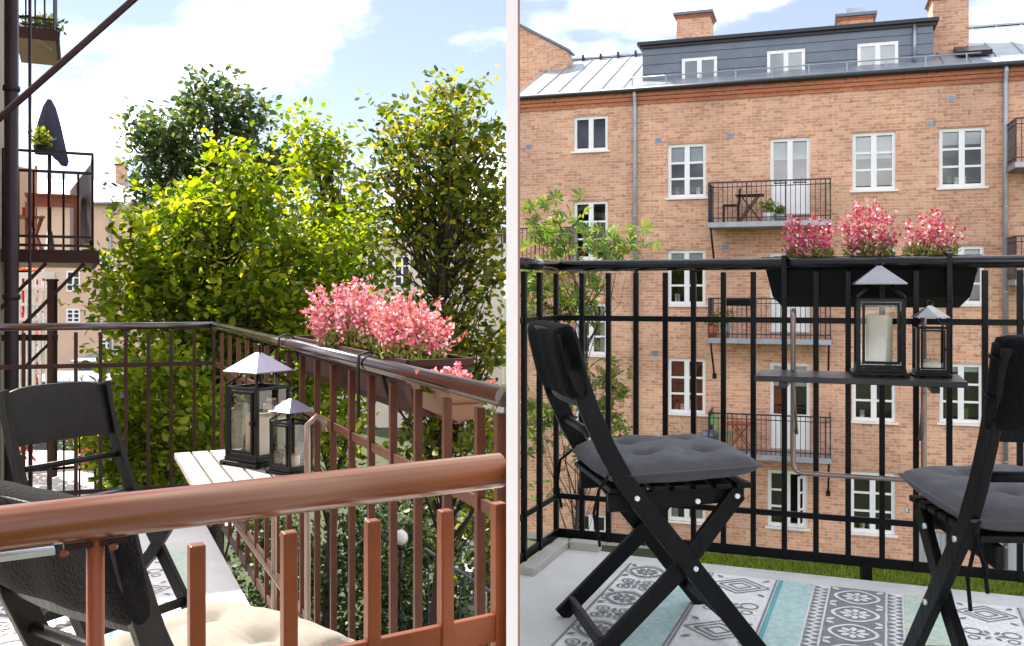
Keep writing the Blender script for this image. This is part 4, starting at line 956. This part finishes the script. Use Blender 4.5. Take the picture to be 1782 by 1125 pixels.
def make_tree(name, label, base, lobes, ncl, nleaf, size, leafm, seed, limb=.028, xmax=None, xmin=None, tr=.13, spread=.30, palm=False, cat='tree', group='courtyard trees', limbs=True, flat=.8):
    rng = np.random.default_rng(seed); t = thing(name, label, cat, (base[0], base[1], 0), 0, group); B = np.array((base[0], base[1], 0.0))
    cl = []; wts = np.array([l[3] * l[4] * l[5] for l in lobes]) ** .7; wts /= wts.sum()
    for i in range(ncl):
        l = lobes[rng.choice(len(lobes), p=wts)]; v = unit(rng.normal(0, 1, (1, 3)))[0] * rng.uniform(.12, 1) ** .42
        cl.append((l[0] + v[0] * l[3], l[1] + v[1] * l[4], l[2] + v[2] * l[5]))
    cl = np.array(cl)
    def lim(a):
        if xmax is not None: o = a[:, 0] > xmax; a[o, 0] = xmax - np.abs(rng.normal(0, .16, o.sum()))
        if xmin is not None: o = a[:, 0] < xmin; a[o, 0] = xmin + np.abs(rng.normal(0, .16, o.sum()))
        return a
    cl = lim(cl)
    top = cl[:, 2].max(); lo = cl[:, 2].min(); cxm, cym = np.mean([l[0] for l in lobes]), np.mean([l[1] for l in lobes])
    m = MB(); tp = []
    for k in range(8):
        f = k / 7; z = f * (top - .5); w = min(1, f * 1.6)
        tp.append(np.array((B[0] + (cxm - B[0]) * w + .06 * math.sin(k * 2.1 + seed), B[1] + (cym - B[1]) * w + .06 * math.cos(k * 1.7 + seed), z)))
    m.tube([p - B for p in tp], [tr * (1.25 if k == 0 else 1 - .11 * k) for k in range(8)], 10); m.build('trunk', 'bark', t)
    if limbs:
        b = MB()
        for ci, c in enumerate(cl):
            z0 = max(lo * .5 + .2 * c[2], c[2] - rng.uniform(.5, 1.5)); z0 = min(max(z0, .4), top - .7); f = z0 / (top - .5) * 7; i = min(int(f), 6); p = tp[i] + (tp[i + 1] - tp[i]) * (f - i)
            mid = (p + c) / 2 + np.array((rng.normal(0, .08), rng.normal(0, .08), -.08)); r0 = rng.uniform(.6, 1.35) * limb * (1 if ci % 4 == 0 else .55)
            b.tube([p - B, mid - B, c - B], [r0, r0 * .6, r0 * .22], 4)
        b.build('branches', 'bark', t)
    pts = np.repeat(cl, nleaf, 0); pts = pts + np.clip(rng.normal(0, 1, pts.shape), -1.3, 1.3) * np.array((spread, spread, spread * flat)) * rng.uniform(.5, 1.1, (len(pts), 1)); pts = lim(pts)
    v, f = leaf_verts(pts, size, rng, palm=palm)
    np_mesh('crown', v - B, f, leafm, t); return t
def lobe(px, py, D, rpx, rpy, ry=None): p = P(px, py, D); return (p.x, p.y, p.z, rpx / F * D, ry or rpx / F * D, rpy / F * D)
g3 = P(400, 500, 11)
make_tree('broadleaf_tree', 'bright yellow green tree with a leafy crown, in front of the darker chestnut', (g3.x, g3.y), [lobe(395, 470, 11, 150, 165), lobe(290, 560, 11, 110, 150), lobe(520, 600, 11, 110, 190), lobe(410, 310, 11, 45, 60), lobe(470, 350, 11, 60, 60), lobe(330, 380, 11.2, 60, 60), lobe(245, 430, 11.3, 60, 60), lobe(330, 760, 11, 110, 120), lobe(190, 480, 11.3, 28, 60), lobe(560, 430, 11, 70, 70)], 330, 52, .118, 'leaf_bright', 3, spread=.22, tr=.12)
q = P(365, 400, 15.5)
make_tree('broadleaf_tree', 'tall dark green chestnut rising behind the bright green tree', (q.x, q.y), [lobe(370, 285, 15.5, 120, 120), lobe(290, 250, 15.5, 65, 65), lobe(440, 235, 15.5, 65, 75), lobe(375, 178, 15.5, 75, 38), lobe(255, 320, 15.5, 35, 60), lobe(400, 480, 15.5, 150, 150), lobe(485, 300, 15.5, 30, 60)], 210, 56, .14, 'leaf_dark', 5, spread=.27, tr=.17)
q = P(575, 400, 13.5)
make_tree('broadleaf_tree', 'olive green tree of middle height between the chestnut and the autumn tinged tree', (q.x, q.y), [lobe(560, 330, 13.5, 70, 100), lobe(535, 240, 13.5, 45, 40), lobe(590, 500, 13.5, 85, 140), lobe(605, 400, 13.5, 60, 60), lobe(575, 700, 13.5, 90, 130)], 160, 46, .12, 'leaf_bright', 8, spread=.24, tr=.1)
q = P(765, 500, 12)
make_tree('broadleaf_tree', 'autumn tinged tree with bare dark branches showing, behind the heather trough', (q.x, q.y), [lobe(745, 290, 12, 115, 100), lobe(800, 210, 12, 70, 75), lobe(690, 235, 12, 60, 55), lobe(680, 370, 12, 65, 95), lobe(790, 420, 12, 100, 130), lobe(850, 300, 12, 60, 110), lobe(760, 620, 12, 110, 120), lobe(850, 520, 12, 40, 150), lobe(800, 760, 12, 100, 110)], 290, 34, .12, 'leaf_olive', 13, xmax=-.085, spread=.22, tr=.13, palm=False)
q = P(290, 700, 9.6)
make_tree('broadleaf_tree', 'young sunlit sapling with pale green leaves below the bright tree', (q.x, q.y), [lobe(290, 690, 9.6, 85, 90), lobe(220, 770, 9.6, 60, 80), lobe(350, 760, 9.6, 70, 80), lobe(270, 840, 9.6, 100, 60)], 120, 40, .105, 'leaf_bright', 33, spread=.17, tr=.05, limb=.012)
q = P(975, 700, 9.8)
make_tree('chestnut_tree', 'small chestnut tree with yellowing leaves in front of the brick facade', (q.x - .15, q.y), [lobe(945, 400, 9.8, 42, 60), lobe(1010, 410, 9.8, 62, 45), lobe(1080, 430, 9.8, 42, 28), lobe(935, 500, 9.8, 34, 60), lobe(1010, 520, 9.8, 50, 55), lobe(1055, 490, 9.8, 30, 40), lobe(1035, 690, 9.8, 40, 80), lobe(1070, 640, 9.8, 22, 40), lobe(950, 760, 9.8, 42, 100), lobe(1050, 750, 9.8, 30, 50)], 70, 11, .115, 'leaf_yellowing', 21, xmin=.13, spread=.19, tr=.04, palm=True, limb=.009)
# lower shrubs and saplings of the courtyard
for k, (px, D, hh, rr_, mm, lab) in enumerate(((760, 15, 3.6, 1.0, 'leaf_shade_tint', 'leafy shrub, darkened in colour for shade, by the white globe lamp'), (600, 14, 3.4, 1.0, 'leaf_shade_tint', 'dense green shrub below the heather trough'), (840, 17, 3.8, .8, 'leaf_olive', 'olive shrub beside the white screen'), (470, 17, 3.0, 1.3, 'leaf_shade_tint', 'broad green shrub under the chestnut trees'),
                                             (250, 17, 3.4, 1.2, 'leaf_bright', 'sunlit green shrub below the brown balcony'), (215, 22, 3.2, .9, 'leaf_bright', 'bright green bush beside the terrace railing'), (150, 34, 3.6, .9, 'leaf_dark', 'dark conifer by the grey roofed shed'), (690, 20, 2.8, 1.1, 'leaf_shade_tint', 'low shrub, darkened in colour for shade, behind the globe lamp'))):
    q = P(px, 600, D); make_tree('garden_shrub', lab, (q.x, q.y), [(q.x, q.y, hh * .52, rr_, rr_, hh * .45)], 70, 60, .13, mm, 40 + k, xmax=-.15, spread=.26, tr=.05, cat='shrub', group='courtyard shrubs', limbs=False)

# grass in front of the brick facade
n = 26000; rng = np.random.default_rng(5)
uu = rng.uniform(S0 + 4, S1 - .5, n); vv = -rng.uniform(0, 1, n) ** 1.4 * 4.2; h = rng.uniform(.05, .13, n) + .22 * (rng.uniform(0, 1, n) < .05) * np.exp(vv * 1.2) * (np.sin(uu * 1.9) > .4)
c = np.stack([BO.x + BU.x * uu + BV.x * (vv - .04), BO.y + BU.y * uu + BV.y * (vv - .04), np.zeros(n)], 1)
a = rng.uniform(0, 6.283, n); e = np.stack([np.cos(a), np.sin(a), 0 * a], 1) * .012; tip = c + np.stack([rng.normal(0, .03, n), rng.normal(0, .03, n), h], 1)
tag(np_mesh('grass', np.stack([c - e, c + e, tip], 1).reshape(-1, 3), np.arange(3 * n).reshape(-1, 3), 'grass_blade'), 'green grass growing along the foot of the brick facade', 'grass', kind='stuff')

# ------------------------------------------------------------------ neighbouring house at the left: wall end, pipes, balconies
WD = Vector((-1.52, 3.22, 0)).normalized(); WN = Vector((WD.y, -WD.x, 0)); W0 = Vector((-2.8, 4.3, 0))
def Wt(s, o=0.0, z=0.0): p = W0 + WD * s + WN * o; return Vector((p.x, p.y, CZ + z))
SW0, SW1 = 3.3, 6.12
nb = thing('house_wall', 'shaded plaster wall end of the neighbouring house behind the dark downpipe', 'wall', Wt(SW1, 0, -CZ))
MB().prism([Wt(SW0, 0)[:2], Wt(SW1, 0)[:2], Wt(SW1, -2.4)[:2], Wt(SW0, -2.4)[:2]][::-1], 0, CZ + 3.9).build('wall', 'stucco_tan', nb, world=True)
MB().prism([Wt(SW0 - .2, .25)[:2], Wt(SW1 + .2, .25)[:2], Wt(SW1 + .2, -2.6)[:2], Wt(SW0 - .2, -2.6)[:2]][::-1], CZ + 3.9, CZ + 4.05).build('eave', 'dark_metal', nb, world=True)
pp = P(20, 500, 8.6)
t = thing('downpipe', 'thick dark purple brown downpipe running up past the balconies', 'pipe', (pp.x, pp.y, 0))
MB().tube([(pp.x, pp.y, .02), (pp.x, pp.y, CZ + 5.2)], .062, 14).build('pipe', 'purple_pipe', t, world=True)
for k in range(6): MB().lathe([(.064, -.03), (.075, -.02), (.075, .02), (.064, .03)], (pp.x, pp.y, .9 + k * 1.95), 14).build('collar', 'purple_pipe', t, world=True)
pp = P(52, 500, 9.0)
t = thing('drain_pipe', 'thin dark pipe beside the thick downpipe', 'pipe', (pp.x, pp.y, 0)); MB().tube([(pp.x, pp.y, .02), (pp.x, pp.y, CZ + 5.2)], .016, 8).build('pipe', 'purple_pipe', t, world=True)
for k in range(4): MB().beam((pp.x, pp.y, 2 + k * 2.5), (pp.x - .3, pp.y + .1, 2 + k * 2.5), .012, .02).build('wall_clip', 'purple_pipe', t, world=True)

nc = Vector((-4.31, 9.5, 0)); no_ = (nc - W0).dot(WN); ns = (nc - W0).dot(WD)      # outer near corner of the brown balcony
def neighbour(label, s_near, s_far, o1, z, bars=True):
    t = thing('neighbour_balcony', label, 'balcony', Wt(s_near, .3, z), 0, 'balconies of the neighbouring house')
    MB().prism([Wt(s_near, .002)[:2], Wt(s_near, o1)[:2], Wt(s_far, o1)[:2], Wt(s_far, .002)[:2]], CZ + z - .10, CZ + z - .004).build('slab', 'stucco_tan', t, world=True)
    f = MB(); f.beam(Wt(s_near - .02, 0.002, z - .06), Wt(s_near - .02, o1 + .02, z - .06), .04, .13); f.beam(Wt(s_near + .002, o1 + .02, z - .06), Wt(s_far, o1 + .02, z - .06), .04, .13); f.build('fascia', 'brown_board', t, world=True)
    for zz in (1.0, .80, .14, .05) if bars else (1.0, .1):
        MB().beam(Wt(s_near + .02, .01, z + zz), Wt(s_near + .02, o1 - .02, z + zz), .02, .028).build('rail', 'brown_paint', t, world=True); MB().beam(Wt(s_near + .03, o1 - .02, z + zz), Wt(s_far, o1 - .02, z + zz), .02, .028).build('rail', 'brown_paint', t, world=True)
    n = max(4, int(o1 / .125))
    for k in range(n + 1): p = Wt(s_near + .02, .02 + (o1 - .04) * k / n, z); MB().box(p.x - .008, p.x + .008, p.y - .008, p.y + .008, p.z - .1, p.z + (1.0 if k in (0, n) else .80)).build('baluster', 'brown_paint', t, world=True)
    n = int((s_far - s_near) / .16)
    for k in range(1, n + 1): p = Wt(s_near + (s_far - s_near) * k / n, o1 - .02, z); MB().box(p.x - .008, p.x + .008, p.y - .008, p.y + .008, p.z - .1, p.z + .99).build('baluster', 'brown_paint', t, world=True)
    return t
zN = .42
t1 = neighbour('brown neighbouring balcony with a dark side screen, holding the closed parasol', ns, ns + 3.3, no_, zN)
n = 14
for k in range(n):                                   # upright boards of the side screen
    A_, B_ = P(161, 0, 9.62), P(123, 0, 12.2); A_.z = B_.z = CZ + zN + .12; a, b = A_.lerp(B_, k / n), A_.lerp(B_, (k + .94) / n)
    m = MB(); a2, b2 = a + Vector((0, 0, .80)), b + Vector((0, 0, .80)); th = WN * .012
    m.add([a, b, b2, a2, a - th, b - th, b2 - th, a2 - th], [(0, 1, 2, 3), (7, 6, 5, 4), (0, 4, 5, 1), (1, 5, 6, 2), (2, 6, 7, 3), (3, 7, 4, 0)]); m.build('screen_board', 'brown_board', t1, world=True)
for o in (no_ - .1, no_ - .45): MB().beam(Wt(ns + .03, o, zN - .13), Wt(ns + .03, o - .55, zN - .75), .035, .035).build('strut', 'brown_board', t1, world=True)
t2 = neighbour('neighbouring balcony with pots on it, seen from below, above the closed parasol', (P(97, 0, 11.3) - Vector((W0.x, W0.y, P(97, 0, 11.3).z))).dot(WD), 13.6 - 4.6, (P(97, 0, 11.3) - Vector((W0.x, W0.y, P(97, 0, 11.3).z))).dot(WN), 3.2)
zt2 = 3.2
for k, (px, hgt) in enumerate(((52, .40), (74, .26), (92, .3))):
    p = P(px, 0, 11.9); potted(('dark potted shrub on the upper neighbouring balcony', 'small potted plant in the middle of the upper neighbouring balcony', 'bushy pot at the open corner of the upper neighbouring balcony')[k], (p.x, p.y, CZ + zt2), 'planter_black', 'leaf_dark', .09, .16, .14, 120)
a, b = P(-10, 0, 10.6), P(88, 84, 11.6)
MB_ = MB().tube([P(-12, 4, 10.9), P(90, 88, 11.4)], .008, 6).build('stay_wire', 'steel', t2, world=True)
# steel stay crossing the sky
t = thing('stay_rod', 'long dark steel rod slanting up across the sky', 'rod', P(-60, 258, 4.3)); MB().tube([P(-60, 258, 4.3), P(-60, 258, 4.3).lerp(P(330, -87, 4.6), 2.6)], .0165, 14).build('rod', 'purple_pipe', t, world=True)
MB().tube([P(-60, 258, 4.3).lerp(P(330, -87, 4.6), 2.56), P(-60, 258, 4.3).lerp(P(330, -87, 4.6), 2.62)], .024, 12).build('end_socket', 'purple_pipe', t, world=True)
# closed parasol
pc = P(86, 300, 10.9)
t = thing('closed_parasol', 'closed dark navy parasol standing on the brown balcony', 'parasol', (pc.x, pc.y, CZ + zN))
MB().tube([(0, 0, 0), (0, 0, 1.75)], .022, 10).build('pole', 'dark_metal', t)
m = MB(); prof = [(.13, 1.22), (.15, 1.25), (.14, 1.42), (.11, 1.58), (.065, 1.76), (.02, 1.86)]; sg_ = 24
vs_ = []
for r, z in prof:
    for k in range(sg_): a = 2 * math.pi * k / sg_; q = r * (1 + .16 * math.cos(8 * a)); vs_.append((q * math.cos(a) + (.05 if z < 1.3 else 0) * (math.cos(a) > 0), q * math.sin(a), z - (.16 * max(0, math.cos(a)) if z < 1.3 else 0)))
m.add(vs_, [(i * sg_ + k, i * sg_ + (k + 1) % sg_, (i + 1) * sg_ + (k + 1) % sg_, (i + 1) * sg_ + k) for i in range(len(prof) - 1) for k in range(sg_)], 0, True); m.build('canopy', 'parasol_navy', t)
MB().lathe([(0, 0), (.22, 0), (.22, .05), (.06, .08), (.03, .3), (0, .3)], (0, 0, 0), 16).build('base', 'dark_metal', t)
pq = P(72, 240, 10.6); potted('flowering hanging basket in front of the closed parasol', (pq.x, pq.y, CZ + (YH - 254) / F * 10.6 - .1), 'planter_black', 'leaf_olive', .09, .1, .13, 160)
# table, bench and sun blind on the brown balcony
p = P(92, 420, 10.4)
t = thing('garden_table', 'rust brown wooden table on the neighbouring balcony', 'table', (p.x, p.y, CZ + zN), math.atan2(WN.y, WN.x))
for k in range(4): MB().box(-.27, .27, -.30 + k * .152, -.30 + k * .152 + .145, .63, .66).build('table_slat', 'rust_wood', t)
MB().box(-.25, .25, -.29, .29, .56, .628).build('apron', 'rust_wood', t)
for sx in (-.24, .24):
    for sy in (-.28, .28): MB().beam((sx, sy, 0), (sx, sy, .56), .05, .05).build('leg', 'rust_wood', t)
p = P(32, 420, 10.0)
t = thing('garden_chair', 'rust brown slatted chair on the neighbouring balcony', 'chair', (p.x, p.y, CZ + zN), math.atan2(WN.y, WN.x) + .4)
for k in range(4): MB().box(-.2, .2, -.2 + k * .1, -.11 + k * .1, .38, .40).build('seat_slat', 'rust_wood', t)
for k in range(4): MB().box(-.2 + k * .105, -.13 + k * .105, .2, .22, .42, .52).build('back_slat', 'rust_wood', t)
for sx in (-.18, .18): MB().beam((sx, -.2, 0), (sx, .2, .40), .03, .03).build('leg', 'rust_wood', t); MB().beam((sx, .2, 0), (sx, -.18, .40), .03, .03).build('leg', 'rust_wood', t)
p0, p1 = P(-20, 330, 11.4), P(62, 330, 12.2)
t = thing('fabric_screen', 'peach fabric screen along the back of the brown balcony', 'screen', (p0.x, p0.y, CZ + zN + .05)); MB().beam(Vector((p0.x, p0.y, CZ + zN + .75)), Vector((p1.x, p1.y, CZ + zN + .75)), .02, .9).build('cloth', 'peach', t, world=True)
for p in (p0, p1): MB().tube([(p.x, p.y, CZ + zN), (p.x, p.y, CZ + zN + 1.25)], .02, 8).build('pole', 'rust_wood', t, world=True)
# lower floor: white lattice porch, red climber, brown post and beam
t = thing('lattice_porch', 'white lattice porch frame below the brown balcony', 'lattice', P(20, 555, 12.5))
for k in range(7): q0, q1 = P(22 + k * 12, 480, 12.5), P(22 + k * 12, 700, 12.5); MB().beam(q0, q1, .035 if k % 3 else .06, .035).build('lattice_upright', 'white_paint', t, world=True)
for y in (479, 503, 530, 556): MB().beam(P(20, y, 12.46), P(97, y, 12.46), .03, .04 if y > 480 else .09).build('lattice_bar', 'white_paint', t, world=True)
t = thing('porch_post', 'thick dark red post beside the white lattice', 'post', P(91, 700, 11.8)); MB().beam(P(91, 490, 11.8), P(91, 830, 11.8), .09, .09).build('post', 'brown_board', t, world=True); MB().beam(P(91, 486, 11.8), P(91, 490, 11.8), .11, .11).build('cap', 'brown_board', t, world=True)
t = thing('porch_beam', 'dark brown beam with a slanting brace under it', 'beam', P(0, 590, 9.2)); MB().beam(P(-40, 588, 9.2), P(100, 588, 9.4), .06, .06).build('beam', 'brown_board', t, world=True); MB().beam(P(88, 596, 9.4), P(42, 640, 9.3), .03, .03).build('brace', 'brown_board', t, world=True)
rng = np.random.default_rng(77)
p = P(40, 560, 12.9); t = thing('red_climber', 'red leaved climbing plant on the shaded wall corner', 'plant', (p.x, p.y, CZ - 2.4))
nn = 900; c = np.stack([rng.normal(0, .10, nn), rng.normal(0, .12, nn), rng.uniform(.1, 2.85, nn)], 1); v, f = leaf_verts(c, .11, rng); np_mesh('foliage', v, f, 'leaf_red', t); MB().tube([(0, 0, 0), (.03, 0, 1.4), (0, .02, 2.7)], .02, 6).build('stem', 'bark', t)
# lower terrace with railing, pots and bench
zT = -2.55
tq = [PZ(-30, 905, zT), PZ(168, 885, zT), PZ(166, 786, zT), PZ(-20, 782, zT)]
MB().prism([q[:2] for q in tq], 0, CZ + zT).build('terrace', 'concrete')['kind'] = 'structure'
t = thing('terrace_railing', 'thin dark railing along the edge of the pale terrace', 'railing', tq[0])
for a, b in ((tq[0], tq[1]), (tq[1], tq[2])):
    a, b = a + Vector((0, 0, 0)), b + Vector((0, 0, 0)); ins = Vector((-.03, .03, 0))
    for zz in (.5, .92): MB().beam(a + ins + Vector((0, 0, zz)), b + ins + Vector((0, 0, zz)), .02, .03).build('rail', 'black_paint', t, world=True)
    n = int((b - a).length / .16)
    for k in range(n + 1): q = a + (b - a) * (k / n) + ins; MB().box(q.x - .008, q.x + .008, q.y - .008, q.y + .008, q.z, q.z + .9).build('baluster', 'black_paint', t, world=True)
for px, py, lab in ((18, 842, 'orange terracotta pot on the pale terrace'), (150, 815, 'brown pot at the corner of the pale terrace')):
    q = PZ(px, py, zT); potted(lab, q, 'terracotta', 'leaf_bright', .16, .28, .2, 140)
q = PZ(85, 812, zT)
t = thing('garden_bench', 'low rust brown bench on the pale terrace', 'bench', q, .5)
for k in range(4): MB().box(-.6, .6, -.18 + k * .095, -.10 + k * .095, .40, .43).build('seat_slat', 'rust_wood', t)
for sx in (-.5, .5): MB().box(sx - .03, sx + .03, -.16, .16, 0, .40).build('leg', 'rust_wood', t)

# ------------------------------------------------------------------ far peach house, pale house, sheds
def far_house(name, label, x0, x1, y_eave, y_ridge, D, wall, roofm, windows, yaw=0.0, chim=None, door=None, group='houses beyond the courtyard'):
    a, b = P(x0, y_eave, D), P(x1, y_eave, D); c = (a + b) / 2; w = (b.x - a.x) / 2
    t = thing(name, label, 'house', (c.x, c.y, 0), yaw, group); H = a.z; dp = 9.0; zr = H + (y_eave - y_ridge) / F * (D + dp / 2)
    MB().box(-w, w, 0, dp, 0, H).build('wall', wall, t)
    MB().add([(-w - .3, -.4, H - .05), (w + .3, -.4, H - .05), (w + .3, dp / 2, zr), (-w - .3, dp / 2, zr), (w + .3, dp + .4, H - .05), (-w - .3, dp + .4, H - .05)], [(0, 1, 2, 3), (3, 2, 4, 5)]).build('roof', roofm, t)
    MB().add([(-w, 0, H), (-w, dp / 2, zr - .12), (-w, dp, H)], [(0, 1, 2)]).build('gable', wall, t); MB().add([(w, 0, H), (w, dp, H), (w, dp / 2, zr - .12)], [(0, 1, 2)]).build('gable', wall, t)
    MB().tube([(-w - .3, -.42, H - .08), (w + .3, -.42, H - .08)], .07, 8).build('gutter', 'zinc', t)
    for px, y0, y1, hw in windows:
        q0, q1 = P(px, y0, D), P(px, y1, D); x = q0.x - c.x; ww = hw / F * D
        m = MB(); z0, z1 = q1.z, q0.z; f = .08
        for r in ((x - ww, x - ww + f, z0, z1), (x + ww - f, x + ww, z0, z1), (x - ww + f, x + ww - f, z0, z0 + f), (x - ww + f, x + ww - f, z1 - f, z1), (x - .05, x + .05, z0 + f, z1 - f)): m.box(r[0], r[1], -.05, -.004, r[2], r[3])
        for k in (1, 2): m.box(x - ww + f, x + ww - f, -.045, -.01, z0 + (z1 - z0) * k / 3 - .03, z0 + (z1 - z0) * k / 3 + .03)
        o = m.build('window', 'white_paint', t)
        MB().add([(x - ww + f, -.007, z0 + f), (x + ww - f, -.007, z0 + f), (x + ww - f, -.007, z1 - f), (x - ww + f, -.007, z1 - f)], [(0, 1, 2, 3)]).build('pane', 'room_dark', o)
    if chim:
        q = P(chim[0], chim[1], D + 4); x = q.x - c.x; o = MB().box(x - .22, x + .22, 3.6, 4.2, H, q.z).build('chimney', 'brick', t); MB().box(x - .27, x + .27, 3.55, 4.25, q.z, q.z + .1).build('cap', 'dark_metal', o)
    if door:
        q = P(door, 600, D); x = q.x - c.x; MB().box(x - .38, x + .38, -.05, -.004, .3, 2.5).build('door', 'green_door', t)
    q = P((x0 * .35 + x1 * .65), 500, D); MB().tube([(q.x - c.x, -.12, H - .1), (q.x - c.x, -.12, .1)], .06, 8).build('downpipe', 'zinc', t)
    return t
far_house('peach_house', 'peach plastered house with pale metal roof beyond the garden sheds', -60, 330, 352, 300, 50, 'peach', 'tin_roof', [(66, 470, 507, 11), (66, 540, 562, 11), (66, 592, 614, 10), (128, 472, 508, 12), (128, 538, 562, 12), (186, 508, 538, 11), (186, 440, 470, 11), (186, 590, 614, 11), (245, 470, 507, 11)], chim=(213, 290), door=128)
far_house('pale_house', 'cream house glimpsed through the branches behind the heather', 560, 874, 405, 360, 46, 'cream', 'shed_roof', [(600, 450, 500, 12), (650, 450, 500, 12), (700, 445, 500, 14), (750, 450, 500, 12), (800, 445, 500, 14), (850, 450, 500, 12), (700, 560, 620, 14), (800, 560, 620, 14)])
def shed(label, x0, x1, y_top, y_eave, D):
    a, b = P(x0, y_eave, D), P(x1, y_eave, D); c = (a + b) / 2; w = (b.x - a.x) / 2; zt = P(x0, y_top, D + 2.5).z; H = a.z
    t = thing('garden_shed', label, 'shed', (c.x, c.y, 0), 0, 'garden sheds'); MB().box(-w, w, 0, 3, 0, H - .05).build('wall', 'shed_wall', t)
    n = 6
    for k in range(n): u0, u1 = -w - .2 + (2 * w + .4) * k / n, -w - .2 + (2 * w + .4) * (k + 1) / n - .02; MB().add([(u0, -.4, H), (u1, -.4, H), (u1, 2.6, zt), (u0, 2.6, zt), (u0, -.4, H - .06), (u1, -.4, H - .06)], [(0, 1, 2, 3), (4, 5, 1, 0)]).build('roof_sheet', 'shed_roof', t)
    MB().box(-w * .3, w * .1, -.06, -.004, 0, min(2.0, H - .2)).build('door', 'green_door', t); return t
shed('long dark shed with a low grey metal roof', 48, 190, 646, 662, 36)
shed('small shed with a blue grey roof against the peach house', 136, 186, 611, 628, 44)

# globe lamp, garden chair and hand rail down in the courtyard
p = P(697, 936, 14)
t = thing('globe_lamp', 'white globe lamp on a dark post in the courtyard', 'lamp', (p.x, p.y, 0)); MB().tube([(0, 0, 0), (0, 0, p.z - .1)], .03, 10).build('post', 'dark_metal', t)
MB().lathe([(0, -.115)] + [(.115 * math.sin(a), -.115 * math.cos(a)) for a in [math.pi * k / 12 for k in range(1, 12)]] + [(0, .115)], (0, 0, p.z), 20).build('globe', 'globe', t)
MB().lathe([(.03, -.06), (.06, 0), (.05, .02)], (0, 0, p.z - .13), 12).build('collar', 'dark_metal', t)
p = P(812, 985, 16); zc = p.z
t = thing('white_garden_chair', 'small white garden chair in the shady courtyard', 'chair', (p.x, p.y, zc - .45), -.5)
MB().box(-.2, .2, -.2, .2, .40, .43).build('seat', 'white_paint', t)
for k in range(3): MB().box(-.2, .2, .19, .21, .50 + k * .13, .60 + k * .13).build('back_slat', 'white_paint', t)
for sx in (-.18, .18):
    for sy in (-.18, .18): MB().beam((sx, sy, 0), (sx, sy, .40 if sy < 0 else .88), .03, .03).build('leg', 'white_paint', t)
MB().box(-.35 + p.x, .35 + p.x, p.y - .35, p.y + .35, 0, zc - .452).build('garden_terrace', 'concrete_edge')['kind'] = 'structure'
t = thing('stair_handrail', 'blue grey handrail slanting down through the dark garden', 'handrail', P(870, 1045, 11)); MB().tube([P(740, 955, 13), P(872, 1042, 11)], .018, 8).build('rail', 'slate_metal', t, world=True)
for f in (.05, .5, .95): q = P(740, 955, 13).lerp(P(872, 1042, 11), f); MB().tube([q, (q.x, q.y, 0)], .012, 6).build('post', 'dark_metal', t, world=True)
